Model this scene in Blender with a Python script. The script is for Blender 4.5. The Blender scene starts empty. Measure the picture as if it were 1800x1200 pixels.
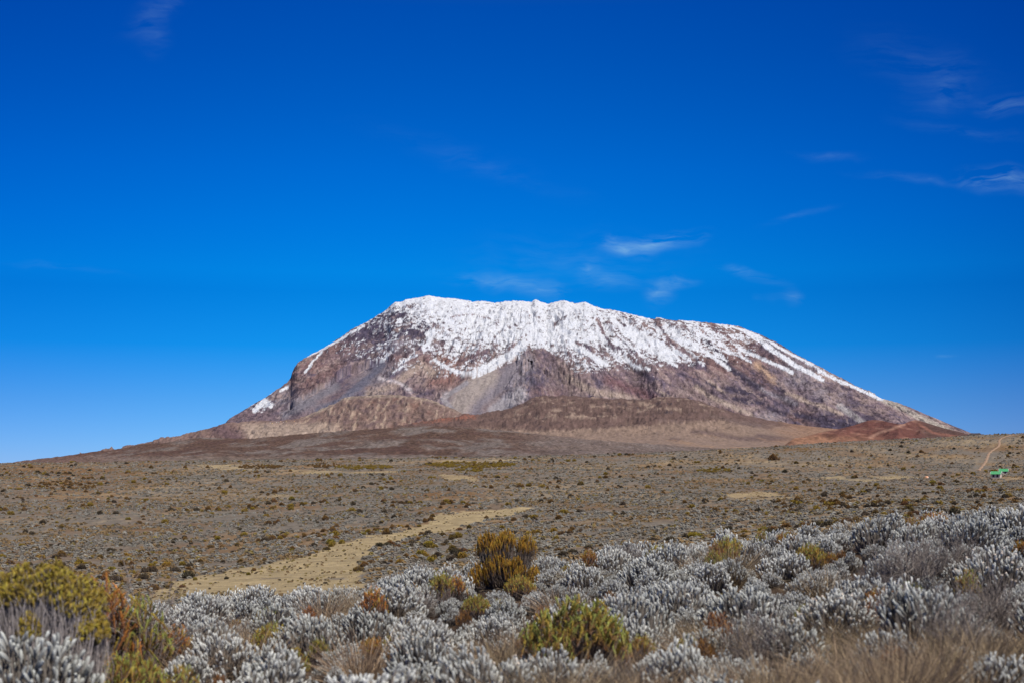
import bpy, math, random
import numpy as np
from mathutils import Vector
# ------------------------------------------------------------------ scene, camera, sun, sky
sc = bpy.context.scene
COL = sc.collection
HY, F = 830.0, 2500.0            # eye-level row and focal length, in pixels of an 1800 px wide picture
cam_d = bpy.data.cameras.new("camera"); cam = bpy.data.objects.new("camera", cam_d); COL.objects.link(cam)
cam.location = (0, 0, 0); cam.rotation_euler = (math.radians(90), 0, 0)
cam_d.sensor_width = 36.0; cam_d.lens = F/1800.0*36.0; cam_d.shift_y = (HY-600.0)/1800.0
cam_d.clip_start = 0.1; cam_d.clip_end = 60000
cam_d.dof.use_dof = True; cam_d.dof.focus_distance = 120.0; cam_d.dof.aperture_fstop = 3.0
sc.camera = cam
SUN_EL, SUN_AZ = 54.0, 140.0      # azimuth clockwise from +Y (view direction): behind the camera, to the right
el, az = math.radians(SUN_EL), math.radians(SUN_AZ)
sun_dir = Vector((math.sin(az)*math.cos(el), math.cos(az)*math.cos(el), math.sin(el)))
sun_d = bpy.data.lights.new("sun", 'SUN'); sun_d.energy = 5.0; sun_d.angle = math.radians(0.5); sun_d.color = (1.0, 0.96, 0.91)
sun = bpy.data.objects.new("sun", sun_d); COL.objects.link(sun)
sun.rotation_euler = sun_dir.to_track_quat('Z', 'Y').to_euler()
sc.view_settings.view_transform = 'Standard'; sc.view_settings.look = 'None'
sc.view_settings.exposure = 0.0; sc.view_settings.gamma = 1.0
sc.cycles.max_bounces = 5; sc.cycles.diffuse_bounces = 3; sc.cycles.glossy_bounces = 1; sc.cycles.transparent_max_bounces = 4

world = bpy.data.worlds.new("World"); sc.world = world; world.use_nodes = True
wn = world.node_tree.nodes; wl = world.node_tree.links; wn.clear()
def N(t, tree=None, **kw):
    n = (wn if tree is None else tree).new(t)
    for k, v in kw.items():
        if k.startswith('in_'):
            key = k[3:]; key = int(key) if key.isdigit() else key
            n.inputs[key].default_value = v
        else: setattr(n, k, v)
    return n
def build_sky():
    sky = N('ShaderNodeTexSky', sky_type='NISHITA', sun_disc=False)
    sky.sun_elevation = el; sky.sun_rotation = az; sky.altitude = 3900; sky.air_density = 1.0; sky.dust_density = 0.2; sky.ozone_density = 3.0
    tc = N('ShaderNodeTexCoord'); sep = N('ShaderNodeSeparateXYZ'); wl.new(tc.outputs['Generated'], sep.inputs[0])
    # deepen the blue with elevation
    mr = N('ShaderNodeMapRange'); mr.inputs['From Min'].default_value = 0.0; mr.inputs['From Max'].default_value = 0.5
    wl.new(sep.outputs['Z'], mr.inputs['Value'])
    ramp = N('ShaderNodeValToRGB'); cr = ramp.color_ramp
    stops = SKY_STOPS
    while len(cr.elements) < len(stops): cr.elements.new(0.5)
    for e, (p, c) in zip(cr.elements, stops): e.position = p; e.color = (*c, 1)
    wl.new(mr.outputs[0], ramp.inputs['Fac'])
    sc2 = N('ShaderNodeVectorMath', operation='SCALE'); sc2.inputs['Scale'].default_value = SKY_GAIN
    wl.new(ramp.outputs[0], sc2.inputs[0])
    mul0 = N('ShaderNodeVectorMath', operation='MULTIPLY'); wl.new(sky.outputs[0], mul0.inputs[0]); wl.new(sc2.outputs[0], mul0.inputs[1])
    # the sky is darker away from the anti-solar side (polarised blue)
    ms = N('ShaderNodeMapRange'); ms.inputs['From Min'].default_value = -.5; ms.inputs['From Max'].default_value = .5
    wl.new(sep.outputs['X'], ms.inputs['Value'])
    r2 = N('ShaderNodeValToRGB'); cr = r2.color_ramp; cr.interpolation = 'B_SPLINE'
    while len(cr.elements) < len(SIDE_STOPS): cr.elements.new(0.5)
    for e, (p, c) in zip(cr.elements, SIDE_STOPS): e.position = p; e.color = (*c, 1)
    wl.new(ms.outputs[0], r2.inputs['Fac'])
    mul = N('ShaderNodeVectorMath', operation='MULTIPLY'); wl.new(mul0.outputs[0], mul.inputs[0]); wl.new(r2.outputs[0], mul.inputs[1])
    # thin cirrus wisps: stretched noise masked to where each wisp hangs (direction x/y, z/y)
    dx = N('ShaderNodeMath', operation='DIVIDE'); wl.new(sep.outputs['X'], dx.inputs[0]); wl.new(sep.outputs['Y'], dx.inputs[1])
    dz = N('ShaderNodeMath', operation='DIVIDE'); wl.new(sep.outputs['Z'], dz.inputs[0]); wl.new(sep.outputs['Y'], dz.inputs[1])
    comb = N('ShaderNodeCombineXYZ'); wl.new(dx.outputs[0], comb.inputs[0]); wl.new(dz.outputs[0], comb.inputs[1])
    nd = N('ShaderNodeTexNoise'); nd.inputs['Scale'].default_value = 14; nd.inputs['Detail'].default_value = 3
    wl.new(comb.outputs[0], nd.inputs['Vector'])
    ns = N('ShaderNodeVectorMath', operation='SUBTRACT'); ns.inputs[1].default_value = (.5, .5, .5); wl.new(nd.outputs['Color'], ns.inputs[0])
    nsc = N('ShaderNodeVectorMath', operation='MULTIPLY'); nsc.inputs[1].default_value = (.07, .028, 0); wl.new(ns.outputs[0], nsc.inputs[0])
    wp = N('ShaderNodeVectorMath', operation='ADD'); wl.new(comb.outputs[0], wp.inputs[0]); wl.new(nsc.outputs[0], wp.inputs[1])
    total = None
    for (px, py, rx, ry, ang, amp) in WISPS:
        m = N('ShaderNodeMapping', vector_type='TEXTURE')
        m.inputs['Location'].default_value = ((px-900)/F, (HY-py)/F, 0)
        m.inputs['Rotation'].default_value = (0, 0, math.radians(ang))
        m.inputs['Scale'].default_value = (rx/F, ry/F, 1)
        wl.new(wp.outputs[0], m.inputs['Vector'])
        g = N('ShaderNodeTexGradient', gradient_type='QUADRATIC_SPHERE'); wl.new(m.outputs[0], g.inputs[0])
        a = N('ShaderNodeMath', operation='MULTIPLY_ADD'); a.inputs[1].default_value = amp*.62
        wl.new(g.outputs['Fac'], a.inputs[0])
        if total is None: a.inputs[2].default_value = 0
        else: wl.new(total.outputs[0], a.inputs[2])
        total = a
    m2 = N('ShaderNodeMapping'); m2.inputs['Scale'].default_value = (26, 120, 1); m2.inputs['Rotation'].default_value = (0, 0, math.radians(-9))
    wl.new(wp.outputs[0], m2.inputs['Vector'])
    n2 = N('ShaderNodeTexNoise'); n2.inputs['Scale'].default_value = 1; n2.inputs['Detail'].default_value = 7; n2.inputs['Roughness'].default_value = .62
    wl.new(m2.outputs[0], n2.inputs['Vector'])
    mr2 = N('ShaderNodeMapRange'); mr2.inputs['From Min'].default_value = .38; mr2.inputs['From Max'].default_value = .9; wl.new(n2.outputs['Fac'], mr2.inputs['Value'])
    cl = N('ShaderNodeMath', operation='MULTIPLY', use_clamp=True); wl.new(total.outputs[0], cl.inputs[0]); wl.new(mr2.outputs[0], cl.inputs[1])
    front = N('ShaderNodeMath', operation='GREATER_THAN'); front.inputs[1].default_value = 0; wl.new(sep.outputs['Y'], front.inputs[0])
    cl2 = N('ShaderNodeMath', operation='MULTIPLY'); wl.new(cl.outputs[0], cl2.inputs[0]); wl.new(front.outputs[0], cl2.inputs[1])
    mix = N('ShaderNodeMix', data_type='RGBA'); wl.new(cl2.outputs[0], mix.inputs['Factor']); wl.new(mul.outputs[0], mix.inputs['A'])
    mix.inputs['B'].default_value = (4.6, 8.3, 10.4, 1)
    bg = N('ShaderNodeBackground'); bg.inputs['Strength'].default_value = 0.08
    wl.new(mix.outputs['Result'], bg.inputs[0])
    out = N('ShaderNodeOutputWorld'); wl.new(bg.outputs[0], out.inputs[0])
SKY_GAIN = 1.75
SKY_STOPS = [(0.0, (.29, .48, .80)), (.038, (.235, .48, .80)), (.1, (.145, .455, .78)), (.176, (.016, .44, .82)), (.25, (.003, .425, .84)), (.277, (.002, .48, .91)), (.34, (0, .452, .961)), (.415, (0, .417, .979)), (.49, (0, .374, .949)), (.56, (0, .34, .925)), (.623, (0, .314, .917)), (.74, (.22, .33, .62)), (1.0, (.34, .38, .5))]
SIDE_STOPS = [(0.0, (.8, .72, .85)), (.14, (.8, .72, .85)), (.32, (.95, .94, .97)), (.46, (1, 1, 1)), (.62, (.97, .93, .96)), (.78, (.85, .74, .85)), (.9, (.7, .52, .68)), (1, (.7, .5, .66))]
WISPS = [  # px, py, half-length, half-height, tilt, strength
    (1105, 430, 75, 24, -8, 1.5), (1175, 418, 80, 24, 14, 1.7), (870, 496, 130, 20, -4, .8), (950, 508, 90, 26, -14, .8), (1150, 508, 60, 40, 28, .9), (1190, 490, 60, 18, 6, .9), (1060, 490, 90, 30, 0, .5), (1030, 472, 50, 22, 20, .7),
    (1372, 526, 36, 20, 0, .8), (1315, 480, 90, 14, -24, .7), (1770, 322, 110, 34, -8, 1.3), (1770, 192, 80, 26, -5, .6), (1650, 165, 100, 60, 20, .25), (1640, 120, 200, 80, -20, .16),
    (270, 20, 120, 34, 28, .3), (250, 60, 60, 50, 60, .2), (100, 466, 140, 12, -8, .22), (1460, 270, 120, 14, -3, .22), (1600, 310, 160, 14, -5, .25), (1700, 235, 160, 18, -8, .22),
    (1652, 628, 26, 6, 0, .5), (840, 280, 300, 40, -18, .12), (1400, 385, 120, 14, 12, .2), (1000, 455, 320, 80, 4, .16)]
build_sky()

# ------------------------------------------------------------------ helpers
rng = np.random.default_rng(7); random.seed(7)
def lin(r, g, b, k=1.2):
    f = lambda c: ((c/255+0.055)/1.055)**2.4 if c > 10 else c/255/12.92
    return np.array([f(r)/k, f(g)/k, f(b)/k])
def _h(ix, iy, seed):
    n = (ix.astype(np.int64)*374761393 + iy.astype(np.int64)*668265263 + seed*974634777) & 0xffffffff
    n = ((n ^ (n >> 13))*1274126177) & 0xffffffff
    n = ((n ^ (n >> 16))*2246822519) & 0xffffffff
    return ((n ^ (n >> 15)) & 0xffffff)/float(0xffffff)
def gnoise(x, y, seed=0):
    x = np.asarray(x, float); y = np.asarray(y, float)
    ix = np.floor(x); iy = np.floor(y); fx = x-ix; fy = y-iy
    u = fx*fx*fx*(fx*(fx*6-15)+10); v = fy*fy*fy*(fy*(fy*6-15)+10)
    def g(dx, dy):
        a = _h(ix+dx, iy+dy, seed)*6.2831853
        return np.cos(a)*(fx-dx)+np.sin(a)*(fy-dy)
    return 1.5*((g(0,0)*(1-u)+g(1,0)*u)*(1-v)+(g(0,1)*(1-u)+g(1,1)*u)*v)
def fbm(x, y, oct=5, seed=0, gain=0.5, ridged=False):
    a, s, t, f = 1.0, 0.0, 0.0, 1.0
    for o in range(oct):
        n = gnoise(x*f+17.3*o, y*f-9.1*o, seed+o)
        if ridged: n = 1-2*np.abs(n)
        s = s+a*n; t += a; a *= gain; f *= 2.03
    return s/t
def sstep(a, b, x):
    t = np.clip((x-a)/(b-a), 0, 1); return t*t*(3-2*t)
def pts(x, P): P = np.array(P, float); return np.interp(x, P[:,0], P[:,1])
def inpoly(x, y, poly):
    x = np.asarray(x); y = np.asarray(y); r = np.zeros(x.shape, bool); n = len(poly)
    for i in range(n):
        x1, y1 = poly[i]; x2, y2 = poly[(i+1) % n]
        if y1 == y2: continue
        c = ((y1 > y) != (y2 > y)) & (x < (x2-x1)*(y-y1)/(y2-y1)+x1)
        r ^= c
    return r
def stroke(px, py, line, w):
    """1 on the polyline, 0 at distance w"""
    d = np.full(px.shape, 1e9)
    for (x1, y1), (x2, y2) in zip(line[:-1], line[1:]):
        L = (x2-x1)**2+(y2-y1)**2+1e-9
        t = np.clip(((px-x1)*(x2-x1)+(py-y1)*(y2-y1))/L, 0, 1)
        d = np.minimum(d, np.hypot(px-x1-t*(x2-x1), py-y1-t*(y2-y1)))
    return np.clip(1-d/w, 0, 1)
def mesh(name, V, faces, col=None, smooth=True):
    """V (n,3); faces: list of (m,k) index arrays; col (n,3) albedo per vertex"""
    me = bpy.data.meshes.new(name)
    V = np.ascontiguousarray(V, np.float32); faces = [f for f in faces if len(f)]
    me.vertices.add(len(V)); me.vertices.foreach_set('co', V.ravel())
    loops = np.concatenate([f.ravel() for f in faces]).astype(np.int32)
    tot = np.concatenate([np.full(len(f), f.shape[1], np.int32) for f in faces])
    start = np.concatenate([[0], np.cumsum(tot)[:-1]]).astype(np.int32)
    me.loops.add(len(loops)); me.loops.foreach_set('vertex_index', loops)
    me.polygons.add(len(tot)); me.polygons.foreach_set('loop_start', start)
    me.polygons.foreach_set('use_smooth', np.full(len(tot), smooth))
    if col is not None:
        a = me.color_attributes.new('Col', 'FLOAT_COLOR', 'POINT')
        c = np.ones((len(V), 4), np.float32); c[:, :3] = col; a.data.foreach_set('color', c.ravel())
    me.update(calc_edges=True)
    return me
def link(name, me, mat=None, parent=None):
    o = bpy.data.objects.new(name, me); COL.objects.link(o)
    if mat is not None and me is not None and not me.materials: me.materials.append(mat)
    if parent is not None: o.parent = parent
    return o
def tag(o, label=None, cat=None, group=None, kind=None):
    if label: o['label'] = label
    if cat: o['category'] = cat
    if group: o['group'] = group
    if kind: o['kind'] = kind
    return o
def copy_tree(o, parent=None):
    c = o.copy(); COL.objects.link(c); c.parent = parent
    for ch in list(o.children): copy_tree(ch, c)
    return c
def grid_faces(nr, nc):
    i = np.arange(nr-1)[:, None]*nc+np.arange(nc-1)[None]
    i = i.ravel(); return np.stack([i, i+1, i+nc+1, i+nc], 1)

def attr_material(name, rough=0.9, noise_scale=0.0, noise_amt=0.0, bump_scale=0.0, bump_dist=0.0, rand=0.0, hue=0.0, spec=0.15, detail=6, trans=0.0):
    m = bpy.data.materials.new(name); m.use_nodes = True
    t = m.node_tree.nodes; l = m.node_tree.links; b = t['Principled BSDF']
    b.inputs['Roughness'].default_value = rough; b.inputs['Specular IOR Level'].default_value = spec
    at = N('ShaderNodeAttribute', t, attribute_name='Col'); c = at.outputs['Color']
    tc = N('ShaderNodeTexCoord', t)
    if noise_amt:
        n = N('ShaderNodeTexNoise', t); n.inputs['Scale'].default_value = noise_scale; n.inputs['Detail'].default_value = detail; n.inputs['Roughness'].default_value = .65
        l.new(tc.outputs['Object'], n.inputs['Vector'])
        mr = N('ShaderNodeMapRange', t); mr.inputs['From Min'].default_value = .3; mr.inputs['From Max'].default_value = .7
        mr.inputs['To Min'].default_value = 1-noise_amt; mr.inputs['To Max'].default_value = 1+noise_amt; l.new(n.outputs['Fac'], mr.inputs['Value'])
        s = N('ShaderNodeVectorMath', t, operation='SCALE'); l.new(c, s.inputs[0]); l.new(mr.outputs[0], s.inputs['Scale']); c = s.outputs[0]
    if rand:
        oi = N('ShaderNodeObjectInfo', t)
        mr = N('ShaderNodeMapRange', t); mr.inputs['To Min'].default_value = 1-rand; mr.inputs['To Max'].default_value = 1+rand; l.new(oi.outputs['Random'], mr.inputs['Value'])
        hs = N('ShaderNodeHueSaturation', t); l.new(c, hs.inputs['Color']); l.new(mr.outputs[0], hs.inputs['Value'])
        mh = N('ShaderNodeMapRange', t); mh.inputs['To Min'].default_value = .5+hue; mh.inputs['To Max'].default_value = .5-hue; l.new(oi.outputs['Random'], mh.inputs['Value'])
        l.new(mh.outputs[0], hs.inputs['Hue']); c = hs.outputs[0]
    l.new(c, b.inputs['Base Color'])
    if bump_dist:
        n = N('ShaderNodeTexNoise', t); n.inputs['Scale'].default_value = bump_scale; n.inputs['Detail'].default_value = 8; n.inputs['Roughness'].default_value = .7
        l.new(tc.outputs['Object'], n.inputs['Vector'])
        bp = N('ShaderNodeBump', t); bp.inputs['Distance'].default_value = bump_dist; bp.inputs['Strength'].default_value = 1.0
        l.new(n.outputs['Fac'], bp.inputs['Height']); l.new(bp.outputs[0], b.inputs['Normal'])
    if trans:
        tr = N('ShaderNodeBsdfTranslucent', t); l.new(c, tr.inputs['Color'])
        mx = N('ShaderNodeMixShader', t); mx.inputs[0].default_value = trans
        o = t['Material Output']; l.new(b.outputs[0], mx.inputs[1]); l.new(tr.outputs[0], mx.inputs[2]); l.new(mx.outputs[0], o.inputs['Surface'])
    return m

# ------------------------------------------------------------------ terrain: the moor the camera stands on
GPX = np.array([-900, 0, 300, 640, 900, 1200, 1500, 1800, 2700], float)
near_rows = [  # Y, ground height per column
    (0.5, [-1.5]*9), (6, [-1.55, -1.55, -1.52, -1.5, -1.5, -1.5, -1.48, -1.45, -1.4]),
    (14, [-2.4, -2.02, -1.95, -1.85, -1.72, -1.6, -1.42, -1.28, -.9]),
    (24, [-3.6, -2.75, -2.6, -2.3, -1.85, -1.62, -1.2, -.95, -.3]),
    (30, [-4.4, -3.5, -3.3, -3.0, -2.5, -2.15, -1.6, -1.3, -.6]),
    (50, [-7.5, -6.9, -6.4, -5.6, -4.8, -4.2, -3.3, -2.7, -1.8]),
    (90, [-11.5, -11, -10.8, -9.5, -7.9, -6.4, -4.9, -4.0, -2.8])]
far_rows = [   # Y, picture row of the ground per column
    (150, [1040, 1038, 1038, 1030, 1000, 955, 924, 905, 880]),
    (200, [990, 985, 985, 980, 960, 932, 908, 893, 872]),
    (290, [935, 930, 930, 925, 912, 900, 887, 875, 860]),
    (400, [890, 885, 885, 880, 872, 872, 866, 858, 845]),
    (550, [855, 850, 848, 845, 842, 847, 846, 843, 825]),
    (720, [832, 829, 827, 824, 820, 822, 818, 813, 790]),
    (950, [822, 814, 811, 806, 803, 795, 776, 762, 740]),
    (1150, [832, 822, 818, 812, 808, 801, 781, 766, 746])]
_Y = [r[0] for r in near_rows]+[r[0] for r in far_rows]
_Z = np.array([r[1] for r in near_rows]+[[(HY-p)/F*Y for p in row] for Y, row in far_rows], float)
GS = np.linspace(-1300, 3100, 441); LG = np.linspace(math.log(0.5), math.log(1150), 500)
def _build_grid():
    tmp = np.stack([np.interp(GS, GPX, z) for z in _Z])                # rows x px
    ly = np.log(_Y); G = np.empty((500, 441)); d = np.diff(tmp, axis=0)/np.diff(ly)[:, None]
    m = np.zeros_like(tmp); m[1:-1] = (d[1:]+d[:-1])/2; m[0] = d[0]; m[-1] = d[-1]
    k = np.clip(np.searchsorted(ly, LG)-1, 0, len(ly)-2); h = (ly[k+1]-ly[k]); t = ((LG-ly[k])/h)[:, None]; h = h[:, None]
    G = (2*t**3-3*t**2+1)*tmp[k]+(t**3-2*t*t+t)*h*m[k]+(-2*t**3+3*t*t)*tmp[k+1]+(t**3-t*t)*h*m[k+1]
    for _ in range(3):
        p = np.pad(G, ((0, 0), (9, 9)), 'edge'); G = np.stack([p[:, i:i+441] for i in range(0, 19)]).mean(0)
    return G
GRID = _build_grid()
def gz(x, y):
    x = np.asarray(x, float); y = np.asarray(y, float)
    px = 900+F*x/np.maximum(y, .5)
    u = np.clip((px-GS[0])/(GS[1]-GS[0]), 0, 439.999); v = np.clip((np.log(np.maximum(y, .5))-LG[0])/(LG[1]-LG[0]), 0, 498.999)
    i = u.astype(int); j = v.astype(int); a = u-i; b = v-j
    z = (GRID[j, i]*(1-a)+GRID[j, i+1]*a)*(1-b)+(GRID[j+1, i]*(1-a)+GRID[j+1, i+1]*a)*b
    bump = 0.05*fbm(x/1.3, y/1.3, 3, 5)*sstep(2, 5, y)+0.9*fbm(x/38, y/38, 3, 9)*sstep(60, 200, y)
    return z+bump
_yy = np.exp(np.linspace(math.log(100), math.log(960), 1500))
def hit(px, py):
    """the point of the moor seen at a picture position"""
    x = (px-900)/F*_yy; z = gz(x, _yy); p = HY-F*z/_yy
    k = np.nonzero(p <= py)[0]
    if not len(k): return None
    k = k[0]; return x[k], _yy[k], z[k]
def at(px, Y):
    x = (px-900)/F*Y; return (x, Y, float(gz(x, Y)))

MEADOW = [(300, 1024), (420, 1000), (540, 978), (590, 952), (690, 938), (755, 918), (764, 904), (850, 896), (940, 890), (925, 900), (868, 911),
          (825, 926), (745, 940), (705, 951), (655, 966), (640, 985), (632, 1045), (250, 1060)]
SAND = [[(330, 816), (430, 815), (480, 823), (400, 826)], [(500, 824), (600, 828), (705, 827), (700, 833), (600, 831), (520, 834)], [(745, 808), (1000, 806), (760, 815)],
        [(760, 832), (830, 838), (860, 846), (790, 844)], [(870, 828), (905, 826), (900, 830)], [(1440, 838), (1560, 833), (1620, 838), (1520, 846)],
        [(480, 868), (520, 868), (515, 876), (490, 876)], [(1270, 868), (1340, 862), (1400, 875), (1300, 880)]]
def bare(x, y):
    """0..1: short pale grass instead of shrubs"""
    z = gz(x, y); px = 900+F*x/y; py = HY-F*z/y
    wx = 9*fbm(x/9, y/16, 3, 31); wy = 5*fbm(x/9, y/16, 3, 32)
    r = inpoly(px+wx*2.4+26*fbm(x/3, y/5, 4, 36, .6), py+wy*1.1+6*fbm(x/3, y/5, 4, 37, .6), MEADOW).astype(float)*sstep(-.62, -.4, fbm(x/5, y/9, 3, 35))
    rag = fbm(x/14, y/30, 4, 33); q2 = 26*fbm(x/30, y/60, 3, 34)
    for p in SAND: r = np.maximum(r, .8*inpoly(px+wx*.6+q2, py+wy*.25, p)*sstep(-.28, .12, rag))
    return r*(y > 100)
def moor_colour(x, y):
    z = gz(x, y); px = 900+F*x/y; py = HY-F*z/y
    n1 = fbm(x/30, y/50, 4, 41); n2 = fbm(x/2.5, y/3.5, 3, 42); n3 = fbm(x/90, y/140, 3, 44)
    grey = lin(126, 116, 103); brown = lin(128, 98, 66); tan = lin(166, 145, 112); soil = lin(78, 62, 50)
    c = grey+(brown-grey)*np.clip(.22+n1*1.8+.7*sstep(450, 0, px)*sstep(900, 830, py), 0, 1)[..., None]
    c = c+(tan-c)*np.clip(n3*1.1+n2*.8+n1*.5, 0, .75)[..., None]
    c = c*(1+.22*n2[..., None])
    b = bare(x, y)
    mead = lin(174, 154, 116)*(1+.25*n2+.25*fbm(x/22, y/5, 4, 77))[..., None]
    c = c+(mead-c)*b[..., None]
    f = sstep(34, 70, y)[..., None]
    fg = soil*(1+.5*n2[..., None]); fg = fg+(lin(120, 98, 76)-fg)*np.clip(fbm(x/.8, y/.8, 3, 71)+.2, 0, .7)[..., None]
    return fg*(1-f)+c*f
def build_ground():
    s = np.linspace(-.60, .60, 620); Y = np.exp(np.linspace(math.log(1.2), math.log(1140), 620))
    Yg, Sg = np.meshgrid(Y, s, indexing='ij'); X = Sg*Yg; Z = gz(X, Yg)
    C = moor_colour(X, Yg)
    # small hummocks, kept off the bare meadow
    Z = Z+.10*fbm(X/1.1, Yg/1.1, 3, 61)*sstep(80, 130, Yg)*(1-bare(X, Yg))
    back = np.array([[x, y, -1.5] for y in (-40.0, 1.19) for x in (-60, 60)])
    V = np.stack([X, Yg, Z], -1).reshape(-1, 3)
    me = mesh('ground', V, [grid_faces(620, 620)], C.reshape(-1, 3))
    m = attr_material('moor ground', .95, .55, .30, 1.6, .35, detail=8)
    tag(link('ground', me, m), kind='structure')
build_ground()

def path_points():
    P = []
    line = [(1720, 827), (1726, 820), (1733, 811), (1736, 803), (1738, 797), (1745, 791), (1754, 786), (1757, 780), (1756, 774), (1761, 769.5), (1772, 766), (1782, 763.5)]
    ls = np.linspace(0, len(line)-1, 90); lx = np.interp(ls, range(len(line)), [a for a, _ in line]); ly = np.interp(ls, range(len(line)), [b for _, b in line])
    for a, b in zip(lx, ly):
        h = hit(a, b)
        if h is not None: P.append([h[0], h[1]])
    P = np.array(P)
    for _ in range(3): P[1:-1] = (P[:-2]+2*P[1:-1]+P[2:])/4
    return P
PATH = path_points()
def off_path(x, y, w):
    d = np.full(np.shape(x), 1e9)
    for a, b in PATH[::2]: d = np.minimum(d, np.hypot(x-a, (y-b)*.35))
    return d > w

# ------------------------------------------------------------------ far terrain
def patch(name, px0, px1, npx, nv, Yb, Yc, base, crest, gam=1.0, vfun=None, disp=None, paint=None, mat=None, label=None, back=600, drop=.35, post=None):
    px = np.linspace(px0, px1, npx); v = np.concatenate([np.linspace(0, 1, nv), 1+np.linspace(.02, 1, 8)])
    V, PX = np.meshgrid(v, px, indexing='ij')
    yb = pts(px, Yb)[None]; yc = pts(px, Yc)[None]; pb = pts(px, base)[None]; pc = pts(px, crest)[None]
    vf = np.minimum(V, 1); Y = yb+(yc-yb)*vf+back*np.maximum(V-1, 0)
    g = vf**gam if vfun is None else vfun(vf, PX)
    py = pb+(pc-pb)*g
    X = (PX-900)/F*Y; Z = (HY-py)/F*Y
    Z = Z-drop*back*np.maximum(V-1, 0)
    if disp is not None: Z = Z+disp(X, Y, Z, vf, PX, py)
    if post is not None: X, Y, Z = post(X, Y, Z, vf, PX, py)
    TPX = 900+F*X/Y; TPY = HY-F*Z/Y
    C = paint(X, Y, Z, TPX, TPY)
    me = mesh(name, np.stack([X, Y, Z], -1).reshape(-1, 3), [grid_faces(len(v), npx)], C.reshape(-1, 3))
    SURF[name] = (TPX, TPY, X, Y, Z); o = link(name, me, mat); tag(o, label, kind='structure'); return o
SURF = {}
def mixc(c, col, k): return c+(np.asarray(col)-c)*np.clip(k, 0, 1)[..., None]

ROCK = attr_material('mountain rock', .9, 1/10, .2, 1/20, 16.0)
SLOPE = attr_material('stony slope', .95, 1/7, .20, 1/9, 3.0)

SKYL = [(340, 790), (370, 768), (400, 741), (404, 736), (410, 732), (430, 720), (450, 708), (470, 697), (490, 684), (505, 673), (511, 665), (514, 655), (517, 648), (523, 638), (530, 634),
        (545, 625), (560, 618), (575, 609), (600, 593), (620, 580), (640, 570), (660, 558), (680, 545), (688, 536), (694, 531), (705, 531), (713, 527), (730, 525), (742, 522), (754, 521), (770, 524),
        (790, 525), (810, 528), (830, 531), (850, 531), (870, 533), (890, 531), (905, 530), (922, 531), (934, 533), (941, 528), (950, 531), (962, 536), (975, 532), (984, 531), (992, 529), (1000, 532), (1012, 534),
        (1030, 533), (1045, 540), (1060, 545), (1080, 547), (1100, 551), (1120, 556), (1135, 560), (1150, 563), (1155, 560), (1175, 564), (1200, 565), (1220, 565), (1250, 569), (1275, 571), (1300, 575),
        (1330, 587), (1370, 606), (1400, 625), (1450, 650), (1500, 676), (1550, 700), (1580, 708), (1600, 716), (1630, 729), (1660, 742), (1700, 758), (1740, 775), (1800, 800)]
SNOW_X = np.arange(400, 1701, 50)
SNOW_Y = np.array([530, 550, 570, 590, 610, 630, 650, 670, 690, 710, 730])
#          400 450 500 550 600 650 700 750 800 850 900 950 1000 50 1100 50 1200 50 1300 50 1400 ...
SNOW = ["444443799999987766544433322",
        "444454689998887655444433322",
        "333344458988877555334332222",
        "222334457899988877522111111",
        "222234456657757887411000000",
        "112123335345467665300000000",
        "111211235832443300000000000",
        "111001000121010000000000000",
        "241000000000000000000000000",
        "151000000000000000000000000",
        "010000000000000000000000000"]
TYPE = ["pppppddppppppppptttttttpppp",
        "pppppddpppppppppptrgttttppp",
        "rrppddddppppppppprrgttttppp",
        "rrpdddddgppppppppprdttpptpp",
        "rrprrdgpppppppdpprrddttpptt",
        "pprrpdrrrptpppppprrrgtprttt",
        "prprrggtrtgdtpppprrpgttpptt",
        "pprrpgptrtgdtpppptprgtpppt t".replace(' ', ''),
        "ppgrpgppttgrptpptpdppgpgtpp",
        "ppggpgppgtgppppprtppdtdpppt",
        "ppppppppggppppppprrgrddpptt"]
TYC = {'p': lin(124, 108, 109), 'r': lin(128, 104, 98), 'g': lin(138, 132, 134), 't': lin(150, 133, 124), 'd': lin(84, 78, 92)}  # d is dark rock with the blue shade of cliffs put into its colour
def lut(px, py, rows, table):
    A = np.array([[table[ch] for ch in r] for r in rows], float)
    u = np.clip((px-400)/50, 0, 25.999); v = np.clip(np.interp(py, SNOW_Y, np.arange(11)), 0, 9.999)
    i = u.astype(int); j = v.astype(int); a = u-i; b = v-j
    if A.ndim == 3: a = a[..., None]; b = b[..., None]
    return (A[j, i]*(1-a)+A[j, i+1]*a)*(1-b)+(A[j+1, i]*(1-a)+A[j+1, i+1]*a)*b
def radial(X, Z):
    """fall-line coordinates of the cone: t across the slope, r down it"""
    dx = X-90; za = np.where(dx < 0, 1250+170*sstep(-500, 0, dx), 1420.); dz = np.maximum(za-Z, 60)
    return np.arctan2(dx, dz)*950, np.hypot(dx, dz)
MT = {}
def gully(X, Y, Z):
    t, r = radial(X, Z); wv = 110*fbm(X/500, Y/500, 3, 11)+30*fbm(X/90, Z/90, 3, 18)
    w = .15+.5*sstep(420, 1000, r); return w*fbm((t+wv*.6)/125, r/330, 5, 13, .62, True)+(1-w)*fbm(X/105+.4*t/125, Z/75+.3*X/105, 5, 19, .64, True)
BUTT = [(922, 616), (955, 610), (985, 630), (1000, 646), (1010, 655), (975, 700), (905, 700), (900, 660), (908, 640)]
def scree(px, py):
    return np.maximum(inpoly(px, py, [(912, 632), (905, 665), (880, 700), (915, 705), (860, 745), (790, 745), (775, 700), (812, 668), (838, 664), (880, 645)]),
                      inpoly(px, py, [(690, 634), (680, 650), (640, 700), (560, 735), (490, 740), (540, 700), (610, 664)])).astype(float)
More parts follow.
